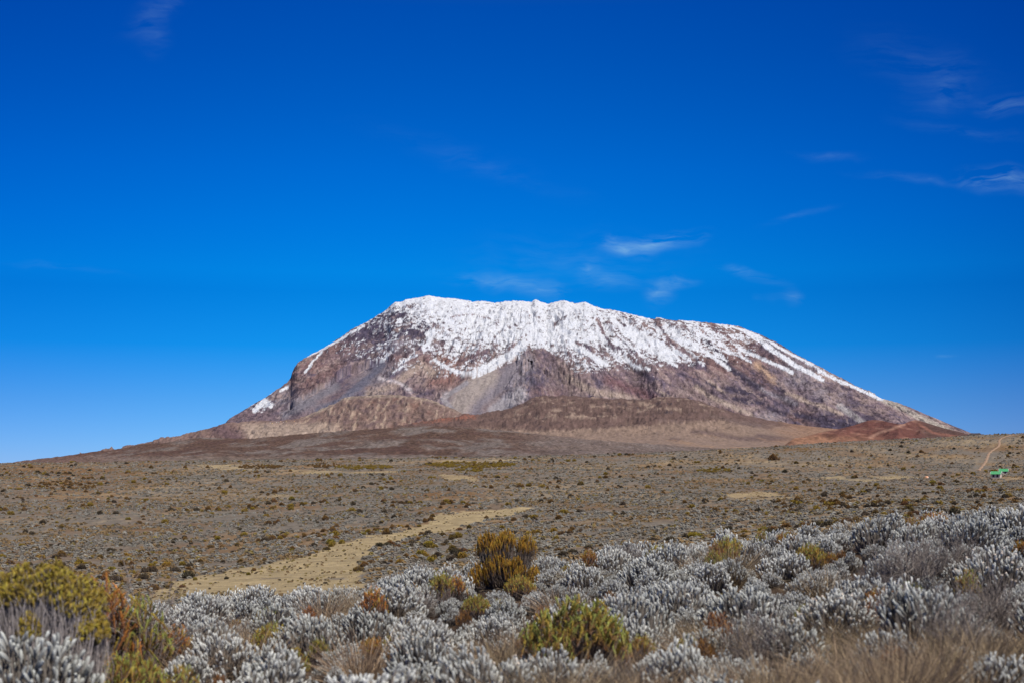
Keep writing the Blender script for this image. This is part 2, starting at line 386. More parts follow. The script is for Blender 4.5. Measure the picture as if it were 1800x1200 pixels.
def m_disp(X, Y, Z, v, PX, py):
    t, r = radial(X, Z); MT['t'], MT['r'] = t, r
    wv = 90*fbm(X/500, Y/500, 3, 11)
    a = fbm((t+wv)/330, r/1100, 4, 12, .5, True)
    b = MT['b'] = gully(X, Y, Z)
    c = fbm(X/38+t/90, Y/90+Z/50, 4, 14, .65, True)
    hi = sstep(1.0, .9, v); lo = sstep(0, .12, v)
    strata = 16*np.sin((Z+30*fbm(X/220, Y/220, 3, 15))/26*6.283/2.0)*np.clip(fbm(X/260, Y/200, 3, 16)+.25, 0, 1)
    amp = sstep(380, 560, PX)*sstep(1760, 1450, PX)*.6+.4
    sc_ = 1-.7*scree(PX, py)
    return lo*amp*sc_*((.15+.85*hi)*(75*(.35+.65*sstep(420, 1000, r))*(a-.25)+52*(b-.25))+(.35+.65*hi)*(17*(c-.2)+strata*hi))
def m_post(X, Y, Z, v, PX, py):
    # recessed cliff under the buttress: rock niches pushed back into the slope
    q = (np.exp(-((PX-932)/9)**2)+.6*np.exp(-((PX-958)/12)**2)+.6*np.exp(-((PX-916)/4)**2))*sstep(653, 657, py)*sstep(673, 667, py)*np.clip(gnoise(PX/4, 0*PX, 3)*2.5+.75, 0, 1)
    q2 = np.exp(-((PX-1295)/8)**2)*np.exp(-((py-632-(PX-1295)*.9)/4)**2)*.5
    return X, Y+(q+q2)*70, Z
def stro(px, py, line, w, wob=0):
    return stroke(px, py, line, w)
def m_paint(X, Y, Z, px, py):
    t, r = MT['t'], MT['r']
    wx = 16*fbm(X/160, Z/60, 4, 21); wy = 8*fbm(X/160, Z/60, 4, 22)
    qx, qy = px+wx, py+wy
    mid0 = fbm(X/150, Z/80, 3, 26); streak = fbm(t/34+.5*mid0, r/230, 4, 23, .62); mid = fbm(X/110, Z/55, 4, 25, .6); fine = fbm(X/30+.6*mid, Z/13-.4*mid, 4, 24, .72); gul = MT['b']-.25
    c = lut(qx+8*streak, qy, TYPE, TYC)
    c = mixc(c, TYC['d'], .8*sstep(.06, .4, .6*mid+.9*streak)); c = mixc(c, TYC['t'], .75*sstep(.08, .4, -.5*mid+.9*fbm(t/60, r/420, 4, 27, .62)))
    c = mixc(c, TYC['r'], .35*sstep(.05, .5, fbm(X/130, Z/70, 3, 29)))
    S = lambda L, w: stroke(px+wx*.3, py+wy*.35, L, w)
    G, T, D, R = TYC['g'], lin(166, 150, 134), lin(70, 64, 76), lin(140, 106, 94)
    # scree fans, bare strips, dark outcrops; cliff and gully shade put into the dark colours
    c = mixc(c, lin(112, 112, 122), 1.6*S([(672, 640), (640, 672), (600, 704), (560, 722)], 9))
    c = mixc(c, lin(132, 128, 130), 1.4*S([(590, 680), (540, 706), (500, 728)], 12))
    c = mixc(c, lin(132, 128, 130), 1.1*S([(600, 660), (560, 684), (520, 706)], 6))
    c = mixc(c, G, 1.8*S([(925, 636), (890, 665), (850, 695), (815, 722), (780, 735)], 22))
    c = mixc(c, lin(168, 158, 146), 1.8*S([(855, 662), (825, 688), (808, 715)], 26))
    c = mixc(c, lin(156, 152, 150), 2*S([(820, 672), (778, 700), (800, 728)], 6))
    c = mixc(c, lin(164, 160, 158), 2*S([(870, 722), (900, 700), (915, 692)], 16))
    c = mixc(c, R, .8*S([(780, 628), (800, 645), (790, 668), (760, 672)], 16))
    c = mixc(c, T, 1.2*S([(650, 690), (690, 678), (740, 640), (760, 655)], 12))
    c = mixc(c, lin(200, 194, 190), .9*S([(668, 664), (700, 672), (722, 686)], 6))
    c = mixc(c, T, 1.8*S([(1000, 662), (1022, 678), (1050, 690), (1110, 696), (1160, 700)], 8))
    c = mixc(c, T, 1.8*S([(1222, 680), (1256, 700), (1292, 716), (1320, 728)], 6))
    c = mixc(c, T, 1.4*S([(1245, 670), (1275, 690)], 4)); c = mixc(c, T, 1.4*S([(1150, 684), (1190, 702)], 3))
    c = mixc(c, T, 1.5*S([(1380, 690), (1440, 712), (1480, 726)], 5)); c = mixc(c, lin(160, 156, 150), 1.6*S([(1475, 712), (1500, 730), (1520, 745)], 7))
    c = mixc(c, lin(176, 168, 152), 1.6*S([(1530, 690), (1580, 714), (1620, 735), (1670, 756)], 7))
    c = mixc(c, G, 1.2*S([(1290, 650), (1350, 690), (1400, 708)], 6)); c = mixc(c, lin(168, 142, 116), 1.2*S([(1330, 640), (1360, 668)], 10))
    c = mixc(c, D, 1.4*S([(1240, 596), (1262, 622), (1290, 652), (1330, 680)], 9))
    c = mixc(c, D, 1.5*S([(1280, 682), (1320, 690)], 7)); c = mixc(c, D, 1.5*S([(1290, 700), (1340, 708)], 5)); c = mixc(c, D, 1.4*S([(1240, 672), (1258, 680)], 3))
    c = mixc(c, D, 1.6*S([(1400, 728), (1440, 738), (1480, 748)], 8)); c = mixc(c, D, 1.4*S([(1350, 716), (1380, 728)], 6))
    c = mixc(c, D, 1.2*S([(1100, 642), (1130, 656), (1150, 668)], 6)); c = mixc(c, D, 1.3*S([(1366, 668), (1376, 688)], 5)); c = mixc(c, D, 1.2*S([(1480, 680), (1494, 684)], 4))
    c = mixc(c, lin(118, 92, 92), 1.3*S([(1070, 668), (1110, 685), (1150, 700)], 14))
    c = mixc(c, lin(152, 136, 130), .35*sstep(.05, .5, -gul-.3*fine)); crag_shade = fbm(t/17+.3*mid0, r/42, 4, 61, .7); crag_shade2 = fbm(t/60, r/260, 4, 62, .65)
    c = mixc(c, lin(66, 58, 68), .7*sstep(.10, .26, .8*crag_shade+.6*crag_shade2)*(1-.75*scree(px, py))); c = mixc(c, lin(170, 152, 140), .5*sstep(.12, .28, -.7*crag_shade-.7*crag_shade2)*(1-.75*scree(px, py)))  # dark specks put small cliff shadows into the rock colour, pale streaks between
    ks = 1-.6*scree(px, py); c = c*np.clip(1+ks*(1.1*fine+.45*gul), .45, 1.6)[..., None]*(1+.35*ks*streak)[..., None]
    c = c*np.array([1.0, .965, 1.04])
    # snow
    s = lut(qx-4*streak, qy, SNOW, {str(k): k/9 for k in range(10)})
    s = s+((.25+.75*sstep(980, 1150, px))*streak+1.1*fine+.35*mid-.4*gul)*np.clip(.25+s*2.2, 0, 1)
    def snow(L, w, a=1.1): return (a+.35*fine)*stroke(px+wx*.2+4*streak, py+wy*.25+4*fine, L, w*1.15)
    for L, w in [([(1198, 592), (1225, 608), (1255, 628), (1282, 648)], 5), ([(1225, 586), (1260, 602), (1290, 620), (1320, 636)], 3.2), ([(1300, 612), (1340, 630), (1392, 654)], 5),
                 ([(1310, 582), (1350, 610), (1395, 640), (1447, 667)], 6.5), ([(1285, 573), (1340, 594), (1400, 627), (1450, 654)], 4), ([(1440, 652), (1480, 671), (1550, 701)], 4.5),
                 ([(1080, 560), (1110, 590), (1140, 612), (1180, 630)], 8), ([(1100, 575), (1150, 600), (1185, 625)], 9), ([(950, 612), (975, 628), (985, 642), (998, 648)], 6),
                 ([(1000, 600), (1040, 625), (1066, 640)], 8), ([(1080, 624), (1100, 634), (1115, 643), (1140, 648)], 4.5), ([(1160, 625), (1175, 634), (1190, 643)], 4),
                 ([(765, 632), (790, 648), (820, 656)], 5), ([(700, 640), (720, 628), (745, 618)], 3.5), ([(690, 655), (715, 640)], 2.5), ([(475, 712), (465, 704), (448, 720)], 7), ([(505, 680), (492, 686)], 4),
                 ([(835, 655), (870, 636), (900, 622), (918, 604)], 11), ([(750, 588), (762, 582), (745, 612)], 7), ([(566, 618), (552, 632), (536, 655)], 3), ([(540, 626), (580, 606), (640, 572)], 3.5)]:
        s = np.maximum(s, snow(L, w)*1.0)
    for L, w in [([(762, 655), (740, 628), (735, 610)], 7), ([(1155, 565), (1170, 590), (1200, 615), (1230, 640)], 6), ([(1085, 560), (1100, 575)], 4), ([(1050, 560), (1062, 590), (1078, 612)], 4), ([(690, 558), (712, 552)], 6),
                 ([(725, 588), (742, 590)], 9), ([(1010, 602), (1030, 608), (1046, 618)], 4), ([(975, 570), (985, 562)], 5), ([(800, 640), (830, 625), (860, 616)], 5), ([(838, 662), (840, 640), (836, 625)], 1.6), ([(836, 624), (845, 610)], 1.8),
                 ([(1060, 560), (1085, 590), (1110, 615)], 1.6), ([(790, 558), (830, 552), (860, 560)], 1.6), ([(640, 585), (655, 600), (670, 595)], 10)]:
        s = s-.8*stroke(px+wx*.2, py+wy*.2, L, w)
    s = s-.9*inpoly(px+wx*.4, py+wy*.5, BUTT)-.9*scree(px, py)
    k = sstep(.44, .58, s)
    snowc = np.array([.66, .67, .70])*(1+.10*fbm(X/40, Z/25, 3, 63))[..., None]
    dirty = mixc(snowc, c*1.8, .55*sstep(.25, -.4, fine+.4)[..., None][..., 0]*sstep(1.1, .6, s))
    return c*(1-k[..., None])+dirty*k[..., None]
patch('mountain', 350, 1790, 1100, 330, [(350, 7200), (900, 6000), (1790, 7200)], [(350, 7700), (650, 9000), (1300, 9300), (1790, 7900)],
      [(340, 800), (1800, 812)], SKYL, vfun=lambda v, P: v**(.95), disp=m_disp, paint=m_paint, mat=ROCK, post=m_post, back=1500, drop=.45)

# pale ridge at the mountain's left foot
def d_disp(X, Y, Z, v, PX, py):
    a = fbm(X/80+.8*fbm(X/150, Y/150, 3, 3)+Y/500, Y/330, 4, 51, .55, True)
    return (.25+.75*sstep(1, .8, v))*(30*(a-.3))+11*(fbm(X/42, Y/120, 4, 52, .6, True)-.3)*(.4+.6*sstep(1, .9, v))
def d_paint(X, Y, Z, px, py):
    n = fbm(X/60, Z/40, 4, 53, .6); st = fbm(X/20, (Z+X*.3)/80, 4, 54, .6); fi = fbm(X/14, Z/8, 3, 55)
    c = np.broadcast_to(lin(128, 106, 98), X.shape+(3,))*1.0
    c = mixc(c, lin(158, 138, 122), 1.1*sstep(.08, .35, st+.35*n)*sstep(480, 560, px)); c = mixc(c, lin(112, 92, 92), .8*sstep(.05, .4, -n))
    c = mixc(c, lin(162, 144, 130), .85*sstep(410, 440, px)*sstep(620, 560, px)*sstep(738, 748, py+3*n)); c = mixc(c, lin(104, 84, 86), 1.2*stroke(px, py, [(380, 750), (400, 762), (420, 772)], 22))
    crest = pts(px, DCR); c = mixc(c, lin(172, 156, 138), (.35+.5*sstep(-.1, .2, n))*sstep(5, 1, py-crest)*sstep(520, 560, px)*sstep(830, 760, px))
    c = mixc(c, lin(120, 86, 78), .8*sstep(800, 760, np.abs(px-800)*30+760)*0+sstep(.1, .5, n)*.5*sstep(600, 640, px))
    return c*np.clip(1+.7*fi+.3*st, .5, 1.6)[..., None]
DCR = [(150, 800), (200, 792), (250, 780), (268, 777), (290, 771), (330, 763), (355, 756), (400, 743), (450, 740), (500, 739), (522, 737), (540, 731), (560, 722), (590, 707), (604, 699), (622, 697), (650, 696), (690, 694),
       (722, 696), (745, 700), (765, 706), (790, 716), (812, 727), (830, 737), (870, 750), (920, 765)]
patch('foothill', 140, 930, 640, 110, [(140, 4600), (930, 4900)], [(140, 5000), (600, 6100), (930, 5300)], [(140, 812), (500, 790), (930, 800)], DCR, disp=d_disp, paint=d_paint, mat=SLOPE, back=500, drop=.3)

# brown lava ridge and the pale plain below it, right of centre
BCR = [(660, 768), (690, 752), (720, 745), (745, 742), (770, 738), (800, 733), (815, 728), (832, 731), (860, 726), (880, 722), (900, 719), (920, 711), (935, 702), (950, 697), (1000, 697), (1050, 700), (1100, 703), (1140, 704),
       (1160, 699), (1190, 699), (1215, 703), (1240, 710), (1275, 722), (1310, 730), (1350, 738), (1400, 746), (1450, 752), (1520, 758), (1700, 772), (1780, 780)]
def b_disp(X, Y, Z, v, PX, py):
    k = sstep(.35, .7, v)*sstep(1.0, .93, v)*sstep(1350, 1250, PX)
    cr = sstep(1340, 1200, PX)*sstep(690, 860, PX)
    return (30*(fbm(X/130, Y/150, 5, 81, .6, True)-.3))*k+2.0*fbm(X/30, Y/60, 3, 82)+(9*(fbm(X/70, Y/55, 4, 83, .6, True)-.1))*sstep(.4, .8, v)*(.3+.7*cr)
def b_paint(X, Y, Z, px, py):
    n = fbm(X/120, Y/330, 4, 84, .6); m = fbm(X/45, Z/14, 4, 85, .6); fi = fbm(X/12, Y/26, 3, 86, .7)
    pale = lin(142, 121, 107); brown = lin(106, 86, 80)
    c = np.broadcast_to(pale, X.shape+(3,))*1.0
    edge = pts(px, [(660, 765), (850, 752), (900, 756), (960, 757), (1050, 752), (1120, 748), (1200, 741), (1260, 737), (1330, 745), (1400, 752), (1780, 775)])
    k = sstep(3.5, -3.5, py-edge+7*fi+4*n)
    c = mixc(c, brown, k); c = mixc(c, lin(146, 126, 112), k*sstep(.1, .3, m+.35*n)*sstep(860, 940, px+60*n)*.95)
    c = mixc(c, lin(136, 92, 78), 1.3*stroke(px, py, [(690, 752), (745, 743), (800, 733), (832, 731)], 9)*sstep(-.3, .2, fi))
    c = mixc(c, lin(76, 70, 78), k*.8*sstep(.25, .5, -m)*sstep(940, 1000, px))
    c = mixc(c, brown*1.05, k*1.2*sstep(10, 4, np.abs(py-edge+9)))
    for L, w in [([(965, 769), (1000, 770), (1045, 778)], 4), ([(1215, 757), (1260, 762), (1300, 770), (1380, 772)], 6), ([(1180, 771), (1195, 773)], 4), ([(1330, 764), (1400, 772)], 4), ([(1400, 774), (1480, 780)], 3.5), ([(1250, 730), (1300, 742), (1360, 752)], 5), ([(1160, 738), (1200, 740)], 4)]:
        c = mixc(c, lin(112, 94, 88), 1.4*stroke(px+14*n, py+3*fi+2*n, L, w))
    c = mixc(c, lin(160, 130, 104), .8*sstep(.1, .4, n)*sstep(762, 770, py)*sstep(1000, 1100, px))
    c = mixc(c, lin(150, 118, 96), sstep(1330, 1430, px+40*n)*.8)
    c = mixc(c, lin(118, 106, 98), .9*sstep(776, 786, py+6*n)*sstep(1250, 1000, px))
    return c*np.clip(1+.6*fi+.3*m*k, .5, 1.6)[..., None]
def b_v(v, P): return np.interp(v, [0, .3, .6, .8, 1], [0, .22, .42, .68, 1])
patch('lava_ridge', 640, 1790, 860, 150, [(640, 2300), (1790, 2300)], [(640, 4200), (1000, 4700), (1790, 4200)], [(640, 812), (1000, 808), (1300, 800), (1500, 790), (1790, 790)], BCR, vfun=b_v, disp=b_disp, paint=b_paint, mat=SLOPE, back=400, drop=.25)

# two red cinder cones
CCR = [(1370, 790), (1390, 778), (1410, 768), (1440, 760), (1480, 752), (1500, 747), (1515, 742), (1526, 738.5), (1536, 737), (1550, 738.5), (1565, 742), (1580, 745), (1588, 744.5), (1598, 740), (1608, 737.5), (1618, 739), (1640, 746), (1660, 752), (1690, 759), (1710, 765), (1740, 774)]
def c_disp(X, Y, Z, v, PX, py): return 2.4*fbm(X/16, Y/30, 4, 91)*sstep(1.02, .9, v)+9*(fbm(X/70, Y/150, 3, 92, .5, True)-.2)*sstep(1, .8, v)*sstep(0, .2, v)
def c_paint(X, Y, Z, px, py):
    n = fbm(X/60, Z/14, 4, 93, .6); fi = fbm(X/9, Y/16, 3, 94)
    c = np.broadcast_to(lin(112, 74, 66), X.shape+(3,))*1.0
    c = mixc(c, lin(144, 108, 92), 1.0*sstep(.05, .4, n)); c = mixc(c, lin(156, 116, 92), sstep(758, 772, py+7*n)*.8*sstep(1600, 1450, px)+.6*sstep(1480, 1400, px))
    c = mixc(c, lin(92, 72, 66), .9*sstep(1600, 1640, px+12*n)); c = mixc(c, lin(160, 122, 104), 1.3*stroke(px, py, [(1590, 745), (1570, 752), (1545, 760), (1530, 768)], 4)); c = mixc(c, lin(140, 98, 84), 1.2*stroke(px, py, [(1616, 745), (1640, 760), (1690, 768)], 3.5))
    return c*np.clip(1+.5*fi+.25*n, .6, 1.5)[..., None]
patch('cinder_cone', 1380, 1745, 330, 70, [(1380, 1900), (1745, 1900)], [(1380, 2050), (1536, 2250), (1580, 2120), (1610, 2250), (1745, 2050)], [(1380, 795), (1600, 795), (1745, 795)], CCR, disp=c_disp, paint=c_paint, mat=SLOPE, back=250, drop=.4)
# small dark knoll on the right skyline
patch('knoll', 1690, 1740, 60, 24, [(1690, 1180), (1740, 1180)], [(1690, 1260), (1740, 1260)], [(1690, 776), (1740, 776)], [(1690, 770), (1700, 764), (1708, 760.5), (1722, 760.5), (1728, 764), (1740, 772)],
      disp=lambda X, Y, Z, v, PX, py: .5*fbm(X/4, Y/7, 3, 95), paint=lambda X, Y, Z, px, py: np.broadcast_to(lin(84, 76, 74), X.shape+(3,))*(1+.4*fbm(X/3, Y/6, 3, 96))[..., None], mat=SLOPE, back=60, drop=.3)

# dark moor hill between the plain and the mountain
ACR = [(-500, 850), (-100, 826), (0, 815), (30, 811), (60, 807), (100, 803), (160, 794), (200, 790), (250, 781), (300, 776), (350, 768), (400, 770), (440, 770), (480, 767), (520, 763), (560, 760), (600, 757), (660, 753), (720, 749), (760, 748), (820, 751), (900, 757),
       (960, 764), (1000, 769), (1060, 774), (1120, 779), (1200, 785), (1300, 790), (1400, 794), (1500, 800), (1700, 806), (2400, 830)]
def a_disp(X, Y, Z, v, PX, py): return 9*fbm(X/130, Y/190, 4, 101)*sstep(1, .9, v)*sstep(0, .1, v)+2.4*fbm(X/12, Y/26, 4, 102)
def a_paint(X, Y, Z, px, py):
    n = fbm(X/90, Y/260, 4, 103, .6); m = fbm(X/30, Y/110, 3, 104); fi = fbm(X/6, Y/12, 3, 105, .7)
    c = np.broadcast_to(lin(104, 82, 70), X.shape+(3,))*1.0
    c = mixc(c, lin(124, 112, 104), 1.0*sstep(-.05, .35, n+.3*m)); c = mixc(c, lin(92, 70, 62), .8*sstep(.1, .4, -n+.2*m))
    c = mixc(c, lin(134, 118, 106), .8*sstep(798, 806, py+3*n)); c = mixc(c, lin(130, 116, 108), .7*sstep(850, 1000, px+60*n))
    c = mixc(c, lin(112, 82, 72), .6*sstep(300, 100, px+60*n))
    return c*np.clip(1+.8*fi+.3*m, .5, 1.7)[..., None]
patch('moor_hill', -480, 1780, 1150, 190, [(-480, 1130), (1780, 1130)], [(-480, 2400), (350, 2700), (1780, 2250)], [(-480, 836), (0, 826), (640, 816), (900, 812), (1200, 806), (1500, 800), (1780, 812)], ACR, disp=a_disp, paint=a_paint, mat=attr_material('moor hill', .95, 1/5, .6, 1/6, 4.0), back=400, drop=.2)

# ------------------------------------------------------------------ plants
def norm(v): return v/np.maximum(np.linalg.norm(v, axis=-1, keepdims=True), 1e-9)
def tubes(P, R, sides, C):
    """P (n,k,3) centre lines, R (n,k) radii, C (n,k,3) albedo -> verts, quads, colours"""
    n, k, _ = P.shape
    T = norm(np.gradient(P, axis=1)); ref = np.where(np.abs(T[..., 2:3]) > .9, np.array([1., 0, 0]), np.array([0, 0, 1.]))
    A = norm(np.cross(T, ref)); B = np.cross(T, A)
    a = np.arange(sides)/sides*2*np.pi
    V = P[:, :, None]+R[:, :, None, None]*(A[:, :, None]*np.cos(a)[None, None, :, None]+B[:, :, None]*np.sin(a)[None, None, :, None])
    base = (np.arange(n)[:, None, None]*k+np.arange(k-1)[None, :, None])*sides
    j = np.arange(sides)[None, None]; j2 = (j+1) % sides
    Q = np.stack([base+j, base+j2, base+sides+j2, base+sides+j], -1).reshape(-1, 4)
    return V.reshape(-1, 3), Q, np.repeat(C[:, :, None], sides, 2).reshape(-1, 3)
def blades(P, D, L, W, C0, C1, r, bend=0.0):
    """n thin diamond leaves from P along D"""
    n = len(P); side = norm(np.cross(D, r.normal(size=(n, 3)))); L = L[:, None]; W = W[:, None]
    mid = P+D*L*.5; tip = P+D*L; tip[:, 2] -= bend*L[:, 0]
    V = np.stack([P, mid-side*W, tip, mid+side*W], 1).reshape(-1, 3)
    cm = (C0+C1)/2
    C = np.stack([C0, cm, C1, cm], 1).reshape(-1, 3)
    return V, np.arange(4*n).reshape(n, 4), C
class Buf:
    def __init__(s): s.V, s.F, s.C, s.n = [], [], [], 0
    def add(s, V, F, C): s.V.append(V); s.F.append(F+s.n); s.C.append(C); s.n += len(V)
    def mesh(s, name, smooth=False):
        q = {}
        for f in s.F: q.setdefault(f.shape[1], []).append(f)
        return mesh(name, np.concatenate(s.V), [np.concatenate(v) for v in q.values()], np.clip(np.concatenate(s.C), 0, 1), smooth)
def bush(seed, R, H, n, shoot_L, shoot_r, tipc, lowc, stemc, leaves=26, leaf_l=.02, leaf_w=.004, core=1.0, upright=.7, lobes=None, base_r=.3, stem_r=.0045,
         leaf_out=.7, fill=.35, twigs=0, twigc=None, flowers=0.0, sides=5, low=.15, jit=.25, tipc2=None, tip_start=.35, wave=.006, share=1.0):
    """shoots standing on a domed outline: returns (stems mesh buffer, foliage mesh buffer)"""
    r = np.random.default_rng(seed); st, fo = Buf(), Buf()
    lobes = lobes or [(0, 0, 0, R, H)]
    w = np.array([l[3]*l[4] for l in lobes]); w = w/w.sum(); li = r.choice(len(lobes), n, p=w); Lb = np.array(lobes)[li]
    a = r.uniform(0, 2*np.pi, n); u = np.sqrt(r.uniform(0, 1, n)); shell = 1-fill*r.uniform(0, 1, n)**1.5
    hh = np.sqrt(np.maximum(1-(u*.98)**2, 0))*shell
    T = np.stack([Lb[:, 0]+np.cos(a)*u*Lb[:, 3]*np.sqrt(shell), Lb[:, 1]+np.sin(a)*u*Lb[:, 3]*np.sqrt(shell), Lb[:, 2]+(low+(1-low)*hh)*Lb[:, 4]*r.uniform(.88, 1.08, n)], -1)
    rad = np.stack([T[:, 0], T[:, 1], np.zeros(n)], -1); rad = rad/R
    d = norm(rad*(1-upright)*1.3+np.array([0, 0, 1.])*upright+r.normal(size=(n, 3))*jit*np.array([1, 1, .4]))
    L = shoot_L*r.uniform(.65, 1.25, n); L = np.minimum(L, T[:, 2]*.9)
    S = T-d*L[:, None]
    b = np.stack([S[:, 0]*base_r, S[:, 1]*base_r, np.full(n, -.05)], -1)+r.normal(size=(n, 3))*[.02, .02, 0]
    c = b+(S-b)*[.75, .75, .35]+r.normal(size=(n, 3))*.02
    t = np.linspace(0, 1, 5)[None, :, None]
    P = (1-t)**2*b[:, None]+2*t*(1-t)*c[:, None]+t*t*S[:, None]
    P = P+np.cumsum(r.normal(size=P.shape), 1)*wave*t*(1-t)*4
    sr = np.linspace(1.5, .9, 5)[None]*stem_r*r.uniform(.8, 1.3, (n, 1))
    sc_ = stemc*(1+r.normal(size=(n, 1, 1))*.25)*np.linspace(.8, 1.1, 5)[None, :, None]
    ks = r.uniform(size=n) < share
    st.add(*tubes(P[ks], sr[ks], 3, np.broadcast_to(sc_, (n, 5, 3))[ks]))
    if twigs:
        tw = twigs; k = r.integers(0, n, tw); q = r.uniform(.35, 1, tw)[:, None]
        p0 = (1-q)**2*b[k]+2*q*(1-q)*c[k]+q*q*S[k]; dd = norm(d[k]*.6+r.normal(size=(tw, 3))*.6+[0, 0, .3]); l = r.uniform(.05, .16, tw)[:, None]*max(R, .3)/.5
        P2 = np.stack([p0, p0+dd*l*.5, p0+dd*l+r.normal(size=(tw, 3))*.01], 1)
        st.add(*tubes(P2, np.array([[.7, .5, .3]])*stem_r*np.ones((tw, 1)), 3, np.broadcast_to((twigc if twigc is not None else stemc)*(1+r.normal(size=(tw, 1, 1))*.2), (tw, 3, 3))))
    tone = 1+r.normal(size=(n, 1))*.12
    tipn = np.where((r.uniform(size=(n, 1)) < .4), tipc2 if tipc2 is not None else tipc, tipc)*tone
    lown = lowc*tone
    if core:
        t4 = np.array([0, .35, .7, .93, 1.0]); P = S[:, None]+d[:, None]*L[:, None, None]*t4[None, :, None]
        rr = np.array([.5, .8, 1, .75, .15])[None]*shoot_r*core*r.uniform(.8, 1.2, (n, 1))
        k = np.array([0, .35, .8, 1, 1])[None, :, None]
        fo.add(*tubes(P, rr, sides, (lown[:, None]*(1-k)+tipn[:, None]*k)*.92))
    if leaves:
        m = n*leaves; idx = np.repeat(np.arange(n), leaves); h = np.tile(np.linspace(0, 1, leaves), n)+r.uniform(-.03, .03, m); h = np.clip(h, 0, 1)
        az_ = np.tile(np.arange(leaves)*2.4, n)+r.uniform(0, 6.28, n)[idx]
        dd = d[idx]; A = norm(np.cross(dd, [0.3, .9, .1])); B = np.cross(dd, A)
        ro = A*np.cos(az_)[:, None]+B*np.sin(az_)[:, None]
        p = S[idx]+dd*(L[idx]*h*.93)[:, None]+ro*shoot_r*.35
        ld = norm(dd*(.55+.5*h[:, None])+ro*leaf_out*(1.15-.7*h[:, None]))
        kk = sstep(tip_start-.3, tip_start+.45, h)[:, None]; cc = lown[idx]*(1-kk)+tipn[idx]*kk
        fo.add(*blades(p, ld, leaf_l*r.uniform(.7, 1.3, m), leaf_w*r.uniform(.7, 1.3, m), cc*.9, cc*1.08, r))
    if flowers:
        k = np.nonzero(r.uniform(size=n) < flowers)[0]
        if len(k):
            P = T[k][:, None]+d[k][:, None]*np.array([-.004, .004, .012])[None, :, None]
            fo.add(*tubes(P, np.array([[.006, .011, .004]])*np.ones((len(k), 1)), 6, np.broadcast_to(np.array([.72, .62, .5])*(1+r.normal(size=(len(k), 1, 1))*.1), (len(k), 3, 3))))
    return st, fo
M_STEM = attr_material('stem bark', .9, 60, .3, rand=.12)
M_SILVER = attr_material('silver foliage', .8, rand=.14, hue=.012, trans=.12)
M_HEATH = attr_material('heather foliage', .75, rand=.16, hue=.012, trans=.25)
M_GRASS = attr_material('dry grass', .8, rand=.18, hue=.01, trans=.25)
M_TUFT = attr_material('low shrubs', .9)
M_BUSH = attr_material('moorland bush', .85, rand=.22, hue=.02)
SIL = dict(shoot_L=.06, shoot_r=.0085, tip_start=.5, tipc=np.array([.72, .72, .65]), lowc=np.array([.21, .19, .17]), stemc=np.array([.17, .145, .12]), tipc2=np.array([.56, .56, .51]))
def plant(name, st, fo, mat, parts=('stems', 'foliage')):
    e = bpy.data.objects.new(name, None); COL.objects.link(e); e.empty_display_size = .2
    link(parts[0], st.mesh(parts[0]), M_STEM, e); link(parts[1], fo.mesh(parts[1]), mat, e)
    return e
def put(e, px, Y, s=1.0, rz=None, sink=0.0, tilt=0.0):
    x, y, z = at(px, Y); e.location = (x, y, z-sink); e.rotation_euler = (tilt*random.uniform(-1, 1), tilt*random.uniform(-1, 1), random.uniform(0, 6.28) if rz is None else rz)
    e.scale = (s*random.uniform(.93, 1.07), s*random.uniform(.93, 1.07), s*random.uniform(.9, 1.1)); return e
def hide_proto(protos):   # prototypes that were never placed are removed with their parts
    for e in protos:
        if not e.get('label'):
            for c in list(e.children): bpy.data.objects.remove(c)
            bpy.data.objects.remove(e)
SLOB = [None, [(-.12, 0, 0, .26, .44), (.18, .05, 0, .2, .34)], [(0, 0, 0, .3, .4), (.2, -.1, 0, .16, .48)], None, [(-.15, .1, 0, .2, .36), (.1, 0, 0, .24, .46), (0, -.2, 0, .18, .3)], [(0, .1, 0, .34, .38), (-.15, -.1, 0, .16, .46)]]
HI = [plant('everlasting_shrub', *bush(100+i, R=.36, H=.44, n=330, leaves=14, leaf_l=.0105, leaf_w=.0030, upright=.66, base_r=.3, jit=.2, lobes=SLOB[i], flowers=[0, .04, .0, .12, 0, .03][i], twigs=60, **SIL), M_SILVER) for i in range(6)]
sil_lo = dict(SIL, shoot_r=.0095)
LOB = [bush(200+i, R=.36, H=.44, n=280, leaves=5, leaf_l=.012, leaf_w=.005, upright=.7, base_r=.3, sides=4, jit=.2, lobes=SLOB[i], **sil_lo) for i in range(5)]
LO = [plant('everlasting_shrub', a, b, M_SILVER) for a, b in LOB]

# where the shrubs thin out: (px, depth, radius m, keep probability)
GAPS = [(882, 19.2, .6, 0), (1640, 9.3, 1.1, .25), (1500, 8.9, .9, .3), (1400, 9.4, .5, .2), (1740, 10.5, .8, .4), (1250, 8.6, .4, .2), (1300, 11.5, .5, .3), (905, 12.0, 0.61, .05), (965, 8.2, 0.83, .05), (1380, 8.5, 0.94, .1), (1560, 9.5, 0.88, .3), (1620, 8.2, 0.99, .15), (1700, 9.5, 0.77, .3), (1500, 11.6, 0.55, .3), (150, 9.5, 0.99, .05), (60, 11.9, 1.32, 0), (200, 10.8, 0.88, .1),
        (230, 8.8, 0.77, .12), (1600, 13.5, 1.32, .35), (1020, 11.2, 0.61, .1), (890, 21.5, 0.77, 0), (440, 15.0, 0.66, .3), (1560, 12.6, 0.88, .5), (340, 13.8, 0.77, .4), (130, 13.8, 2.20, .1), (60, 16.0, 3.85, .25), (1640, 19.0, 1.76, .4), (1090, 10.0, 0.39, .3)]
